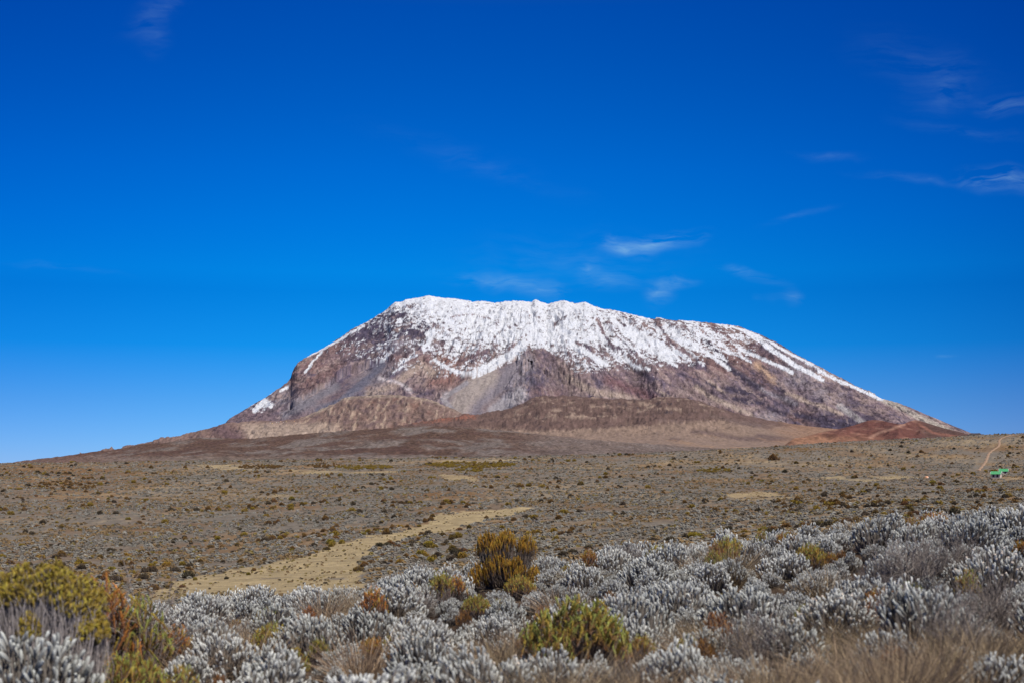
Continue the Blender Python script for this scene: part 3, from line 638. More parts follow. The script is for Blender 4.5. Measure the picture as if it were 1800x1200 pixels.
FIX = [  # shrubs placed by hand: px, depth, scale, label
    (45, 9.0, 1.55, 'large blurred silver everlasting shrub filling the bottom left corner of the foreground'),
    (938, 11.1, 0.62, 'small round silver shrub standing alone left of the green heather, ringed by tan grass'),
    (1190, 9.2, 1.00, 'open silver shrub with grey bare stems just right of the bottom tan tussock'),
    (1255, 8.2, 0.90, 'silver shrub at the bottom edge right of the open grey stemmed one'),
    (1475, 12.0, 1.15, 'pale greenish white everlasting shrub, the lightest one on the right'),
    (1500, 9.1, 0.55, 'small upright silver shrub rising out of the dry grass at bottom right'),
    (1770, 8.4, 0.85, 'silver shrub cut off by the bottom right corner'),
    (850, 9.1, 1.10, 'big silver shrub left of the central tan tussock at the bottom edge'),
    (620, 8.2, 1.15, 'tallest blurred silver shrub at the bottom edge left of centre'),
    (1750, 14.4, 1.25, 'dark shadowed silver shrub standing on the rise at the right edge')]
HL = [  # kind, variant, px, depth, scale, label
    ('green', 0, 1012, 11.1, 1.05, 'large green heather bush in the middle of the foreground above the tan tussock'),
    ('green', 1, 1050, 11.5, 0.79, 'right hand half of the central green heather clump, tips turning brown'),
    ('green', 1, 975, 10.8, 0.63, 'low green heather shoots at the left foot of the central heather'),
    ('yellow', 0, 1160, 21.5, 0.67, 'bright yellow green heather bush on the crest right of the rusty heath bush'),
    ('yellow', 0, 1280, 20.5, 0.76, 'broad yellow and orange heather on the crest, second right of the rusty heath bush'),
    ('orange', 1, 1315, 20.3, 0.45, 'short orange heather at the right end of the broad yellow one on the crest'),
    ('yellow', 0, 1425, 18.5, 0.62, 'yellow heather on the crest below the far plain, right of the broad pair'),
    ('orange', 1, 1460, 18.0, 0.49, 'orange tipped heather with bare lower stems beside the right hand yellow heather'),
    ('yellow', 0, 478, 17.0, 0.62, 'yellow heather on the crest left of the pale meadow'),
    ('yellow', 0, 482, 14.2, 0.62, 'greenish yellow heather bush in front of the tan grass patch left of centre'),
    ('orange', 1, 655, 17.0, 0.72, 'dark stemmed heather with orange tips at the foot of the pale meadow'),
    ('orange', 0, 718, 20.5, 0.57, 'orange brown heather on the crest just right of the pale meadow'),
    ('yellow', 1, 775, 19.5, 0.71, 'thin upright heather with orange tips between meadow and rusty heath bush'),
    ('orange', 1, 800, 19.8, 0.64, 'second thin upright heather left of the rusty heath bush'),
    ('green', 0, 837, 17.0, 0.49, 'light green heather in front of the rusty heath bush'),
    ('green', 1, 880, 16.2, 0.45, 'small light green heather below the rusty heath bush'),
    ('orange', 1, 1035, 22.0, 0.68, 'sparse orange tipped heather standing against the plain right of the rusty bush'),
    ('orange', 1, 1065, 23.0, 0.53, 'flat topped thin heather against the plain, right of the sparse orange one'),
    ('green', 1, 1280, 14.4, 0.49, 'green heather tuft among silver shrubs under the broad yellow heather'),
    ('green', 0, 1600, 14.5, 0.40, 'bright green heather patch under the dead twiggy bush on the right'),
    ('green', 1, 1700, 14.0, 0.53, 'green heather patch in the shade near the right edge'),
    ('orange', 0, 1555, 13.1, 0.58, 'reddish brown heather with yellow tips below the dead twiggy bush'),
    ('orange', 0, 1640, 23.5, 0.72, 'orange brown heather at the top of the slope near the right edge'),
    ('orange', 0, 1600, 23.0, 0.60, 'orange heather left of the topmost one near the right edge'),
    ('yellow', 0, 1722, 21.0, 0.54, 'yellow tipped heather on the crest close to the right edge'),
    ('yellow', 1, 1685, 20.0, 0.54, 'thin yellow heather between silver shrubs on the right crest'),
    ('rust', 0, 1530, 12.1, 0.53, 'brown heather in the hollow behind the pale greenish shrub'),
    ('orange', 1, 172, 12.0, 1.30, 'tall green and orange heather just right of the big yellow bush'),
    ('green', 1, 238, 12.2, 1.15, 'bright green leaning heather right of the tall orange one at left'),
    ('orange', 0, 158, 10.6, .75, 'orange plumed heather at the right foot of the big yellow bush'),
    ('green', 0, 228, 10.4, .72, 'green heather clump below the leaning one at left'),
    ('green', 0, 160, 9.2, 0.60, 'yellow green heather low in the left corner beside the silver shrub'),
    ('green', 0, 250, 8.8, 0.60, 'pale green heather plumes at the bottom edge on the left'),
    ('green', 1, 320, 9.5, 0.60, 'bright green spires at the bottom left among silver shrubs'),
    ('rust', 0, 275, 14.4, 0.53, 'rust brown heather behind the green plumes on the left'),
    ('orange', 1, 305, 13.0, 0.73, 'orange and brown heather beside the rust one on the left crest'),
    ('orange', 0, 420, 18.0, 0.38, 'short brown heather on the crest left of the yellow heather'),
    ('rust', 1, 330, 15.5, 0.53, 'dark brown thin heather on the left crest'),
    ('orange', 0, 655, 13.5, 0.42, 'low orange heather tuft deep in the silver shrubs near the centre'),
    ('green', 1, 520, 11.6, 0.47, 'narrow green spire among silver shrubs left of centre'),
    ('yellow', 1, 690, 13.5, 0.42, 'small yellow spire among silver shrubs above the low orange tuft'),
    ('yellow', 1, 560, 13.2, 0.42, 'tiny yellow green tips poking from silver shrubs left of centre'),
    ('rust', 1, 1260, 11.8, 0.53, 'brown dried heather beside tan grass right of centre'),
    ('yellow', 1, 1130, 11.7, 0.42, 'little olive heather above the central silver shrubs'),
    ('orange', 1, 1390, 21.0, 0.60, 'lone orange seedling heather standing up against the plain right of centre'),
    ('green', 1, 1415, 12.4, 0.47, 'green spire above the pale greenish shrub'),
    ('green', 0, 1345, 24.0, 0.45, 'olive heather at the edge of the plain between the two yellow ones'),
    ('rust', 1, 1215, 24.0, 0.53, 'thin brown heather on the crest between the two yellow ones'),
    ('yellow', 0, 915, 19.0, 0.54, 'olive yellow heather at the right foot of the rusty heath bush'),
    ('yellow', 1, 1000, 20.5, 0.54, 'small yellow tipped heather right of the rusty heath bush')]
DL = [(0, 1600, 15.0, 1.10, 'wide dead shrub of fine grey brown twigs on the right slope'), (1, 1680, 16.0, 0.90, 'dead twiggy shrub right of the wide one on the right slope'), (2, 1540, 15.0, 0.75, 'small dead shrub left of the wide dead one on the right slope'),
      (1, 1330, 10.8, 0.75, 'tangle of bare grey stems under the silver shrubs right of centre'), (0, 1620, 11.2, 0.90, 'sprawling bare stems in front of the shadowed shrub at right'), (2, 1560, 9.4, 0.80, 'dark dead shrub in the dry grass at bottom right'),
      (0, 1690, 10.2, 0.80, 'bare brown shrub above the bottom right corner'), (2, 396, 15.5, 0.70, 'dark dead twigs beside the yellow heather at left'), (1, 1105, 9.9, 0.50, 'knot of dark dead stems left of the open grey shrub'), (0, 215, 12.4, 1.45, 'leaning grey bare stems behind the green heather at left'),
      (2, 1110, 23.0, 0.90, 'single thin bare stems on the crest right of the centre heather'), (1, 740, 18.0, 0.60, 'bare twigs on the crest right of the meadow foot'), (0, 1750, 11.5, 0.80, 'dead grey shrub in the shade at the right edge'), (1, 20, 12.1, 1.10, 'grey leafless shrub behind the left edge bush')]
TL = [(0, 965, 8.1, 1.44, 'tan grass tussock at the bottom edge, centre, the most sunlit one'), (1, 1010, 8.8, 1.15, 'tan tussock with long arching blades right of the sunlit bottom one'), (0, 925, 9.2, 1.03, 'tan tussock against the big silver shrub at the bottom'),
      (1, 1350, 8.2, 1.44, 'tall golden grass tussock at the bottom right of centre'), (0, 1400, 8.6, 1.26, 'golden tussock right of the tall one at bottom'), (0, 1310, 8.8, 1.03, 'short golden tussock left of the tall one at bottom'),
      (2, 1500, 10.6, 1.15, 'olive brown tussock in front of the pale greenish shrub'), (0, 1580, 8.2, 1.38, 'brown grass tussock at the bottom right'), (1, 1650, 8.8, 1.38, 'brown arching tussock left of the bottom right shrub'), (0, 1690, 8.0, 1.26, 'dry tussock at the bottom edge near the right corner'),
      (2, 890, 12.1, 1.38, 'pale tan grass left of the small round shrub'), (0, 905, 11.4, 1.03, 'thin tan grass under the small round shrub'), (1, 1270, 12.2, 0.92, 'tan grass blades between silver shrubs right of centre'), (0, 1235, 12.0, 0.92, 'short tan grass behind the blades right of centre'),
      (2, 440, 14.6, 1.49, 'flat tan grass patch left of the yellow heather'), (2, 420, 15.4, 1.38, 'second tan grass patch nearer the left crest'), (0, 640, 15.8, 0.92, 'tan grass at the foot of the pale meadow'), (1, 1740, 9.2, 1.26, 'brown tussock beside the right edge'),
      (0, 1450, 7.8, 1.15, 'brown tussock by the small upright silver shrub'), (1, 1535, 12.2, 0.80, 'rusty grass in the hollow on the right'), (2, 1560, 11.2, 1.15, 'rusty brown grass right of the pale greenish shrub'), (0, 1000, 12.0, 0.80, 'short grass behind the central green heather'),
      (0, 650, 11.2, 0.57, 'thin tan blades among the silver shrubs at bottom centre left'), (2, 1620, 10.0, 1.26, 'broad dry brown grass clump in the lower right'), (1, 1480, 8.2, 1.03, 'loose dry tussock between the bottom right shrubs')]
pos = []
def far_enough(x, y, m): return all((x-a)**2+(y-b)**2 > (m*c)**2 for a, b, c in pos)
def dart():
    out = []
    for px, Y, s, lab in FIX:
        x = (px-900)/F*Y; pos.append((x, Y, s*.85)); out.append((px, Y, s, lab))
    for L in (HL, DL, TL):
        for q in L: pos.append(((q[2]-900)/F*q[3] if L is HL else (q[1]-900)/F*q[2], q[3] if L is HL else q[2], .55 if L is HL else .4))
    tries = 0
    cand = []
    while tries < 9000:
        tries += 1
        Y = math.sqrt(random.uniform(5.0**2, 27.5**2)); x = random.uniform(-.42, .42)*Y; px = 900+F*x/Y
        k = 1.0
        for gx, gY, gr, pr in GAPS:
            if math.hypot((x-(gx-900)/F*gY)/gr, (Y-gY+.5*gr)/(2*gr)) < 1: k = min(k, pr)
        if random.random() > k: continue
        if px < 330 and Y > 17 and random.random() < .65: continue
        s = random.choice([.45, .6, .8, 1, 1.1, 1.3])
        if far_enough(x, Y, .60*(.35+.65*s)): pos.append((x, Y, 1.0)); cand.append((px, Y, s, None))
    return out, cand
fixed, cand = dart()
used = set()
def take(protos, i):
    p = protos[i % len(protos)]
    if id(p) not in used: used.add(id(p)); return p
    return copy_tree(p)
GROUP_S = 'silver everlasting shrubs massed over the near slope'
for i, (px, Y, s, lab) in enumerate(fixed):
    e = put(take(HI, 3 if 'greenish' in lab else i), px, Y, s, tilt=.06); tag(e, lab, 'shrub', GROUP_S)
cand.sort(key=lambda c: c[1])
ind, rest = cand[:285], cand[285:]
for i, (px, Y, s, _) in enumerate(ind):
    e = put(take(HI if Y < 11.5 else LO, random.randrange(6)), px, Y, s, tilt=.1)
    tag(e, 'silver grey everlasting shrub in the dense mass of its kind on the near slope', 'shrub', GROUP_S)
hide_proto(HI+LO)
def merged(name, items, bufs, mat, label, cat):
    """many far plants as one object: items (x, y, z, scale, rot, variant)"""
    V, Q, C, n = [], {}, [], 0
    for x, y, z, s, ro, k in items:
        for b in bufs[k]:
            v = np.concatenate(b.V)*s; c, q = math.cos(ro), math.sin(ro)
            v = np.stack([v[:, 0]*c-v[:, 1]*q+x, v[:, 0]*q+v[:, 1]*c+y, v[:, 2]+z], -1)
            m = n
            V.append(v); C.append(np.concatenate(b.C)*random.uniform(.85, 1.12)); n += len(v)
            for f in b.F: Q.setdefault(f.shape[1], []).append(f+m)
    o = link(name, mesh(name, np.concatenate(V), [np.concatenate(f) for f in Q.values()], np.clip(np.concatenate(C), 0, 1), False), mat)
    return tag(o, label, cat, kind='stuff')
its = []
for px, Y, s, _ in rest:
    x, y, z = at(px, Y); its.append((x, y, z, s*1.02, random.uniform(0, 6.28), random.randrange(5)))
r2 = random.Random(3)      # the same cover carried on beyond both sides of the frame
for _ in range(2500):
    Y = r2.uniform(4.5, 27); x = r2.choice((-1, 1))*(.42*Y+r2.uniform(.1, 2.6))
    if far_enough(x, Y, .52): pos.append((x, Y, 1.0)); its.append((x, Y, float(gz(x, Y)), r2.uniform(.6, 1.2), r2.uniform(0, 6.28), r2.randrange(5)))
print('shrubs individual', len(ind)+len(fixed), 'mass', len(rest))
merged('everlasting_shrubs', its, LOB, M_SILVER, 'farther silver everlasting shrubs crowding the crest of the near slope', 'shrubs')

# heather: feathery shoots, green to rust
GRN, YEL, RST, ORG = np.array([.31, .34, .08]), np.array([.47, .35, .06]), np.array([.32, .16, .08]), np.array([.52, .24, .05])
HK = dict(stemc=np.array([.13, .10, .085]), leaf_out=.6, stem_r=.003, core=.55, sides=4)
def heather(seed, kind, R=.3, H=.5, n=90, **kw):
    if kind == 'green': p = dict(tipc=GRN*1.15, tipc2=YEL, lowc=RST*.9)
    elif kind == 'yellow': p = dict(tipc=YEL*1.1, tipc2=GRN*1.2, lowc=RST)
    elif kind == 'orange': p = dict(tipc=ORG, tipc2=YEL, lowc=RST*.9)
    else: p = dict(tipc=RST*1.1, tipc2=ORG*.9, lowc=RST*.7)
    p.update(HK); p.update(dict(shoot_L=.10, shoot_r=.0085, leaves=24, leaf_l=.014, leaf_w=.0024, upright=.78, base_r=.25, jit=.3, twigs=260, wave=.012, share=.6, low=.3)); p.update(kw)
    return bush(seed, R, H, n, **p)
HE = {k: [plant('heather_bush', *heather(300+10*j+i, k, R=[.32, .22][i], H=[.5, .58][i], n=[380, 160][i]), M_HEATH) for i in range(2)] for j, k in enumerate(['green', 'yellow', 'orange', 'rust'])}
for i, (k, v, px, Y, s, lab) in enumerate(HL):
    p = HE[k][v]
    if id(p) in used: p = copy_tree(p)
    used.add(id(p)) if p is HE[k][v] else None
    put(p, px, Y, s*1.3, tilt=.05); p.scale.z *= .95
    tag(p, lab, 'heather bush', 'green to orange heather bushes among the silver shrubs')
hide_proto([p for L in HE.values() for p in L])

# the rusty heath bush on the crest and the big yellow bush at the left edge
lb = [(-.25, 0, .50, .2, .40), (.0, .02, .54, .17, .40), (.29, 0, .50, .15, .36), (-.36, -.05, 0, .16, .42), (-.12, -.12, .16, .2, .42), (.14, -.12, .1, .17, .40), (.38, -.04, 0, .13, .36)]
st, fo = bush(501, .5, .9, 900, shoot_L=.12, shoot_r=.009, tipc=np.array([.64, .31, .045]), tipc2=np.array([.54, .33, .055]), lowc=np.array([.30, .15, .06]), stemc=np.array([.10, .075, .06]), lobes=lb, leaves=34, leaf_l=.016, leaf_w=.0028,
              core=.6, sides=4, upright=.85, jit=.14, fill=.5, twigs=300, stem_r=.003, leaf_out=.55)
rb = plant('heath_bush', st, fo, M_HEATH); put(rb, 889, 21.8, 1.0, rz=0); rb.scale = (1.12, 1.1, .97); tag(rb, 'rusty orange brown heath bush with two rounded tops on the crest in the centre', 'bush'); rb.location.z += .03
lb = [(-.45, 0, .62, .36, .50), (-.12, .0, .62, .2, .52), (.16, 0, .62, .24, .54), (.40, 0, .56, .28, .50), (.5, -.12, .42, .2, .42), (-.05, -.15, .42, .12, .42)]
st, fo = bush(502, .8, 1.15, 5600, shoot_L=.045, shoot_r=.012, tipc=np.array([.46, .31, .055]), tipc2=np.array([.56, .44, .07]), lowc=np.array([.28, .20, .07]), stemc=np.array([.3, .26, .24]), lobes=lb, leaves=18, leaf_l=.018, leaf_w=.0034, core=.8, sides=3, upright=.5, jit=.5, fill=.45, twigs=4500, wave=.04, share=.5, twigc=np.array([.34, .29, .27]), stem_r=.0026, low=.5, base_r=.5)
bb = plant('heather_bush', st, fo, M_HEATH); bb.name = 'heather_bush'; put(bb, 62, 9.6, 1.0, rz=.3); bb.scale = (.70, .70, .98); tag(bb, 'big yellow heather bush with bare grey twigs beneath its crown at the left edge', 'heather bush')
st, fo = bush(503, .42, .6, 900, shoot_L=.055, shoot_r=.011, tipc=np.array([.38, .30, .045]), tipc2=np.array([.28, .28, .05]), lowc=np.array([.2, .15, .045]), stemc=np.array([.16, .14, .13]), leaves=18, leaf_l=.018, leaf_w=.0034, core=.8, sides=3, wave=.04, share=.5,
              upright=.6, jit=.4, twigs=600, stem_r=.003)
b2 = plant('heather_bush', st, fo, M_HEATH); tag(put(b2, 20, 10.4, .8), 'smaller olive yellow heather bush below the big yellow one at the left edge', 'heather bush')

# dead twiggy shrubs
def dead(seed, R=.45, H=.6, n=60, spread=.7):
    r = np.random.default_rng(seed); b = Buf(); col = np.array([.21, .175, .15])
    def seg(p0, d, L, r0, k, bend):
        t = np.linspace(0, 1, k)[None, :, None]; w = np.cumsum(r.normal(size=(len(p0), k, 3))*bend, 1)*L[:, None, None]; w[:, 0] = 0
        P = p0[:, None]+d[:, None]*L[:, None, None]*t+w
        b.add(*tubes(P, np.linspace(1, .45, k)[None]*r0[:, None], 3, np.broadcast_to(col*(1+r.normal(size=(len(p0), 1, 1))*.25), (len(p0), k, 3)))); return P
    a = r.uniform(0, 6.28, n); e = r.uniform(.2, 1, n)**.7*spread
    d = norm(np.stack([np.cos(a)*e, np.sin(a)*e, 1-.55*e], -1)); P = seg(r.normal(size=(n, 3))*[.05, .05, 0], d, H*r.uniform(.6, 1.1, n), np.full(n, .007), 7, .045)
    for lev, (m, rr, l) in enumerate([(n*4, .004, .3), (n*12, .0022, .15)]):
        i = r.integers(0, len(P), m); k = r.integers(2, P.shape[1], m); p0 = P[i, k]; d2 = norm(d[i]+r.normal(size=(m, 3))*.55+[0, 0, .15])
        P2 = seg(p0, d2, l*H/.6*r.uniform(.5, 1.2, m), np.full(m, rr), 5, .05)
        if lev == 0: P, d = P2, d2
    return b
DE = [dead(600+i) for i in range(3)]
DEO = []
for b in DE:
    o = link('dead_shrub', b.mesh('dead_shrub'), M_STEM); DEO.append(o)
for i, (k, px, Y, s, lab) in enumerate(DL):
    p = DEO[k]
    if id(p) in used: p = copy_tree(p)
    used.add(id(DEO[k])); tag(put(p, px, Y, s*(.62 if Y < 10 else .8), tilt=.1), lab, 'dead shrub', 'leafless dead shrubs')

# grass tussocks
def tussock(seed, n=520, R=.2, H=.4, bend=.35):
    r = np.random.default_rng(seed); b = Buf(); a = r.uniform(0, 6.28, n); rad = R*np.sqrt(r.uniform(0, 1, n))*.6
    p0 = np.stack([np.cos(a)*rad, np.sin(a)*rad, np.full(n, -.02)], -1); L = H*r.uniform(.5, 1.25, n)
    d = norm(np.stack([np.cos(a)*.5, np.sin(a)*.5, np.full(n, 1.0)], -1)+r.normal(size=(n, 3))*.38)
    t = np.linspace(0, 1, 5); P = p0[:, None]+d[:, None]*(L[:, None]*t)[..., None]
    out = np.stack([np.cos(a), np.sin(a), -.7*np.ones(n)], -1)*(bend*r.uniform(.2, 1.3, n))[:, None]; P = P+out[:, None]*(L[:, None]*t**2)[..., None]*.8
    s = norm(np.cross(d, r.normal(size=(n, 3)))); w = (.0022*np.array([1, 1, .8, .55, .1]))[None, :, None]*s[:, None]
    V = np.stack([P-w, P+w], 2).reshape(-1, 3); base = (np.arange(n)[:, None]*5+np.arange(4)[None])*2; Q = np.stack([base, base+1, base+3, base+2], -1).reshape(-1, 4)
    c = (np.where(r.uniform(size=(n, 1)) < .4, np.array([.19, .14, .10]), np.array([.38, .28, .17]))*(1+r.normal(size=(n, 1))*.18))[:, None, None]*np.array([.6, .8, 1, 1.1, 1.1])[None, :, None, None]
    b.add(V, Q, np.broadcast_to(c, (n, 5, 2, 3)).reshape(-1, 3)); return b
TU = [tussock(700), tussock(701, 300, .13, .42, .5), tussock(702, 500, .22, .28, .3)]
TUO = [link('grass_tussock', b.mesh('grass_tussock'), M_GRASS) for b in TU]
for i, (k, px, Y, s, lab) in enumerate(TL):
    p = TUO[k]
    if id(p) in used: p = copy_tree(p)
    used.add(id(TUO[k])); tag(put(p, px, Y, s, tilt=.08), lab, 'grass tussock', 'dry grass tussocks')
HEK = {k: v[1] for k, v in HE.items()}
def fillers():
    r = random.Random(5)
    zones = [(1640, 9.3, 1.0, 7), (1500, 9.0, .9, 6), (1740, 10, .7, 5), (1300, 11.5, .4, 4), (300, 12, .5, 3), (965, 8.2, .8, 7), (1380, 8.6, .9, 12), (1560, 9.5, .8, 9), (1620, 8.5, .9, 9), (905, 11.8, .5, 6), (1700, 9.5, .7, 6), (1500, 11.6, .5, 4), (1270, 12.2, .5, 4), (1230, 10.0, .3, 1), (430, 15.0, .7, 4), (1100, 9.2, .3, 3)]
    for zx, zY, zr, n in zones:
        for _ in range(n):
            a, q = r.uniform(0, 6.28), math.sqrt(r.random()); Y = zY+math.sin(a)*q*zr*1.3; px = zx+math.cos(a)*q*zr/Y*F; o = copy_tree(TUO[r.randrange(3)]); o.name = 'grass_tussock'
            tag(put(o, px, Y, r.uniform(.7, 1.15), tilt=.1), 'dry tan grass tussock in a gap between the silver shrubs', 'grass tussock', 'dry grass tussocks')
fillers()
def sprinkle():
    r = random.Random(12)
    for _ in range(75):
        Y = math.sqrt(r.uniform(8.4**2, 26**2)); px = r.uniform(300, 1800); k = r.choice(['rust', 'rust', 'orange', 'green', 'yellow']); t = r.random() < .45
        if t: o = put(copy_tree(TUO[r.randrange(3)]), px, Y, r.uniform(.9, 1.4), tilt=.1); tag(o, 'dry tan grass tussock in a gap between the silver shrubs', 'grass tussock', 'dry grass tussocks')
        else: o = put(copy_tree(HEK[k]), px, Y, r.uniform(.35, .75), tilt=.1); tag(o, {'rust': 'small rust brown heather sprig among the silver shrubs', 'orange': 'small orange heather sprig among the silver shrubs', 'green': 'small green heather sprig among the silver shrubs', 'yellow': 'small yellow heather sprig among the silver shrubs'}[k], 'heather bush', 'small heather sprigs among the silver shrubs')
sprinkle()
def litter():
    r = np.random.default_rng(9); n = 70000
    Y = np.sqrt(r.uniform(4.5**2, 28**2, n)); Y = np.where(r.uniform(size=n) < .5, r.uniform(4.5, 14, n), Y); x = r.uniform(-1, 1, n)*(.42*Y+1.2)
    P = np.stack([x, Y, gz(x, Y)-.01], -1); d = norm(r.normal(size=(n, 3))*[1, 1, .3]+[0, 0, .75]); L = r.uniform(.05, .2, n)
    k = r.uniform(size=(n, 1)); c = np.where(k < .45, np.array([.30, .22, .14]), np.where(k < .8, np.array([.17, .13, .10]), np.array([.24, .23, .22])))*(1+r.normal(size=(n, 1))*.2)
    V, Q, C = blades(P, d, L, np.full(n, .0028), c*.7, c*1.05, r, .25)
    tag(link('dry_litter', mesh('dry_litter', V, [Q], np.clip(C, 0, 1), False), M_GRASS), 'dry grass blades and dead leaves covering the soil under the shrubs', 'dry grass', kind='stuff')
litter()

# ------------------------------------------------------------------ the plain: low grey cushions (uncountable), bushes, rocks
def dome(r, k=6, rings=3):
    """low irregular cushion, unit radius"""
    V = [[0, 0, .75+.2*r.uniform()]]
    for i in range(rings):
        for j in range(k):
            a = (j+.5*(i % 2))/k*2*math.pi; q = (i+1)/rings; rr = math.sin(q*math.pi/2)*r.uniform(.75, 1.2)
            V.append([math.cos(a)*rr, math.sin(a)*rr, max(.75*math.cos(q*math.pi/2)*r.uniform(.7, 1.3), 0)-.1*(i == rings-1)])
    T = [[0, 1+j, 1+(j+1) % k] for j in range(k)]; Q = []
    for i in range(rings-1):
        for j in range(k): Q += [[1+i*k+j, 1+(i+1)*k+j, 1+(i+1)*k+(j+1) % k], [1+i*k+j, 1+(i+1)*k+(j+1) % k, 1+i*k+(j+1) % k]]
    return np.array(V), np.array(T+Q)
def scatter(n, y0, y1, seed, power=1.0):
    r = np.random.default_rng(seed); Y = y0*(y1/y0)**(r.uniform(0, 1, n)**power); x = r.uniform(-.44, .44, n)*Y
    return r, x, Y
def cushions():
    r, x, Y = scatter(150000, 95, 1000, 31, .8)
    cl = fbm(x/7, Y/9, 3, 111)+.5*fbm(x/40, Y/60, 3, 112); b = bare(x, Y)
    keep = (r.uniform(size=len(x)) < np.clip(.5+2.4*cl, .05, 1)) & (b < .05) & off_path(x, Y, 1.6+Y/500)
    small = (b > .05) & (r.uniform(size=len(x)) < np.clip(.1+1.3*fbm(x/12, Y/8, 3, 113), .02, .6)); keep |= small
    x, Y, b, cl = x[keep], Y[keep], b[keep], cl[keep]; n = len(x)
    R = r.uniform(.16, .42, n)*(1+Y/900)*np.where(b > .05, .45, 1); Hh = R*r.uniform(.5, 1.1, n)
    z = gz(x, Y)+.06; var = [dome(r, 5, 2) for _ in range(8)]
    pal = np.array([lin(126, 121, 110), lin(112, 103, 91), lin(138, 134, 124), lin(130, 108, 76), lin(82, 72, 56), lin(128, 112, 64)])
    k = r.choice(6, n, p=[.34, .24, .18, .12, .08, .04]); k = np.where(fbm(x/60, Y/90, 3, 41) > .12, np.where(r.uniform(size=n) < .4, 3, k), k)
    k = np.where(b > .05, np.where(r.uniform(size=n) < .3, 4, np.where(r.uniform(size=n) < .5, 3, 5)), k)
    vi = r.integers(0, 8, n); Vs, Fs, Cs, off = [], [], [], 0
    for v in range(8):
        i = np.nonzero(vi == v)[0]; dv, df = var[v]; m = len(i); a = r.uniform(0, 6.28, m)
        ca, sa = np.cos(a)[:, None], np.sin(a)[:, None]
        X = x[i][:, None]+(dv[None, :, 0]*ca-dv[None, :, 1]*sa)*R[i][:, None]; Yv = Y[i][:, None]+(dv[None, :, 0]*sa+dv[None, :, 1]*ca)*R[i][:, None]; Z = z[i][:, None]+dv[None, :, 2]*Hh[i][:, None]
        Vs.append(np.stack([X, Yv, Z], -1).reshape(-1, 3)); Fs.append((df[None]+off+np.arange(m)[:, None, None]*len(dv)).reshape(-1, 3)); off += m*len(dv)
        Cs.append(np.repeat((pal[k[i]]*(1+r.normal(size=(m, 1))*.13))[:, None], len(dv), 1).reshape(-1, 3)*r.uniform(.88, 1.12, (m*len(dv), 1)))
    tag(link('low_shrubs', mesh('low_shrubs', np.concatenate(Vs), [np.concatenate(Fs)], np.clip(np.concatenate(Cs), 0, 1), False), M_TUFT), 'low grey cushion shrubs covering the moorland plain', 'ground cover', kind='stuff')
cushions()
def small_bush(seed, tip, low, n=420):
    """moorland bush about 1 m across: a spiky rounded heath"""
    r = np.random.default_rng(seed); b = Buf()
    L = [(r.uniform(-.22, .22), r.uniform(-.2, .2), r.uniform(.24, .36), r.uniform(.35, .62)) for _ in range(4)]; k = r.integers(0, 4, n); Lk = np.array(L)[k]
    v = norm(r.normal(size=(n, 3))); v[:, 2] = np.abs(v[:, 2])
    P = np.stack([Lk[:, 0]+v[:, 0]*Lk[:, 2], Lk[:, 1]+v[:, 1]*Lk[:, 2], v[:, 2]*Lk[:, 3]-.05], -1)*r.uniform(.82, 1.02, (n, 1))
    c = (low+(tip-low)*np.clip(v[:, 2:3]*1.1+r.normal(size=(n, 1))*.2, 0, 1)); d = norm(v*.6+[0, 0, .8]+r.normal(size=(n, 3))*.2)
    b.add(*blades(P-d*.06, d, r.uniform(.12, .2, n), np.full(n, .04), c*.8, c*1.1, r))
    dv, df = dome(r, 8, 3); b.add(dv*[.36, .36, .48], df, np.broadcast_to(low*.8, dv.shape)); return b
BK = {'yellow': (np.array([.30, .21, .03]), np.array([.13, .085, .025])), 'brown': (np.array([.22, .125, .035]), np.array([.075, .05, .03])), 'dark': (np.array([.105, .08, .045]), np.array([.05, .04, .03]))}
BB = {k: [small_bush(800+10*j+i, *BK[k]) for i in range(3)] for j, k in enumerate(BK)}
BO = {k: [link('moorland_bush', b.mesh('moorland_bush'), M_BUSH) for b in v] for k, v in BB.items()}
LAB = {'yellow': 'olive yellow heath bush dotted on the grey moorland plain', 'brown': 'rust brown heath bush dotted on the grey moorland plain', 'dark': 'dark brown heath bush dotted on the grey moorland plain'}
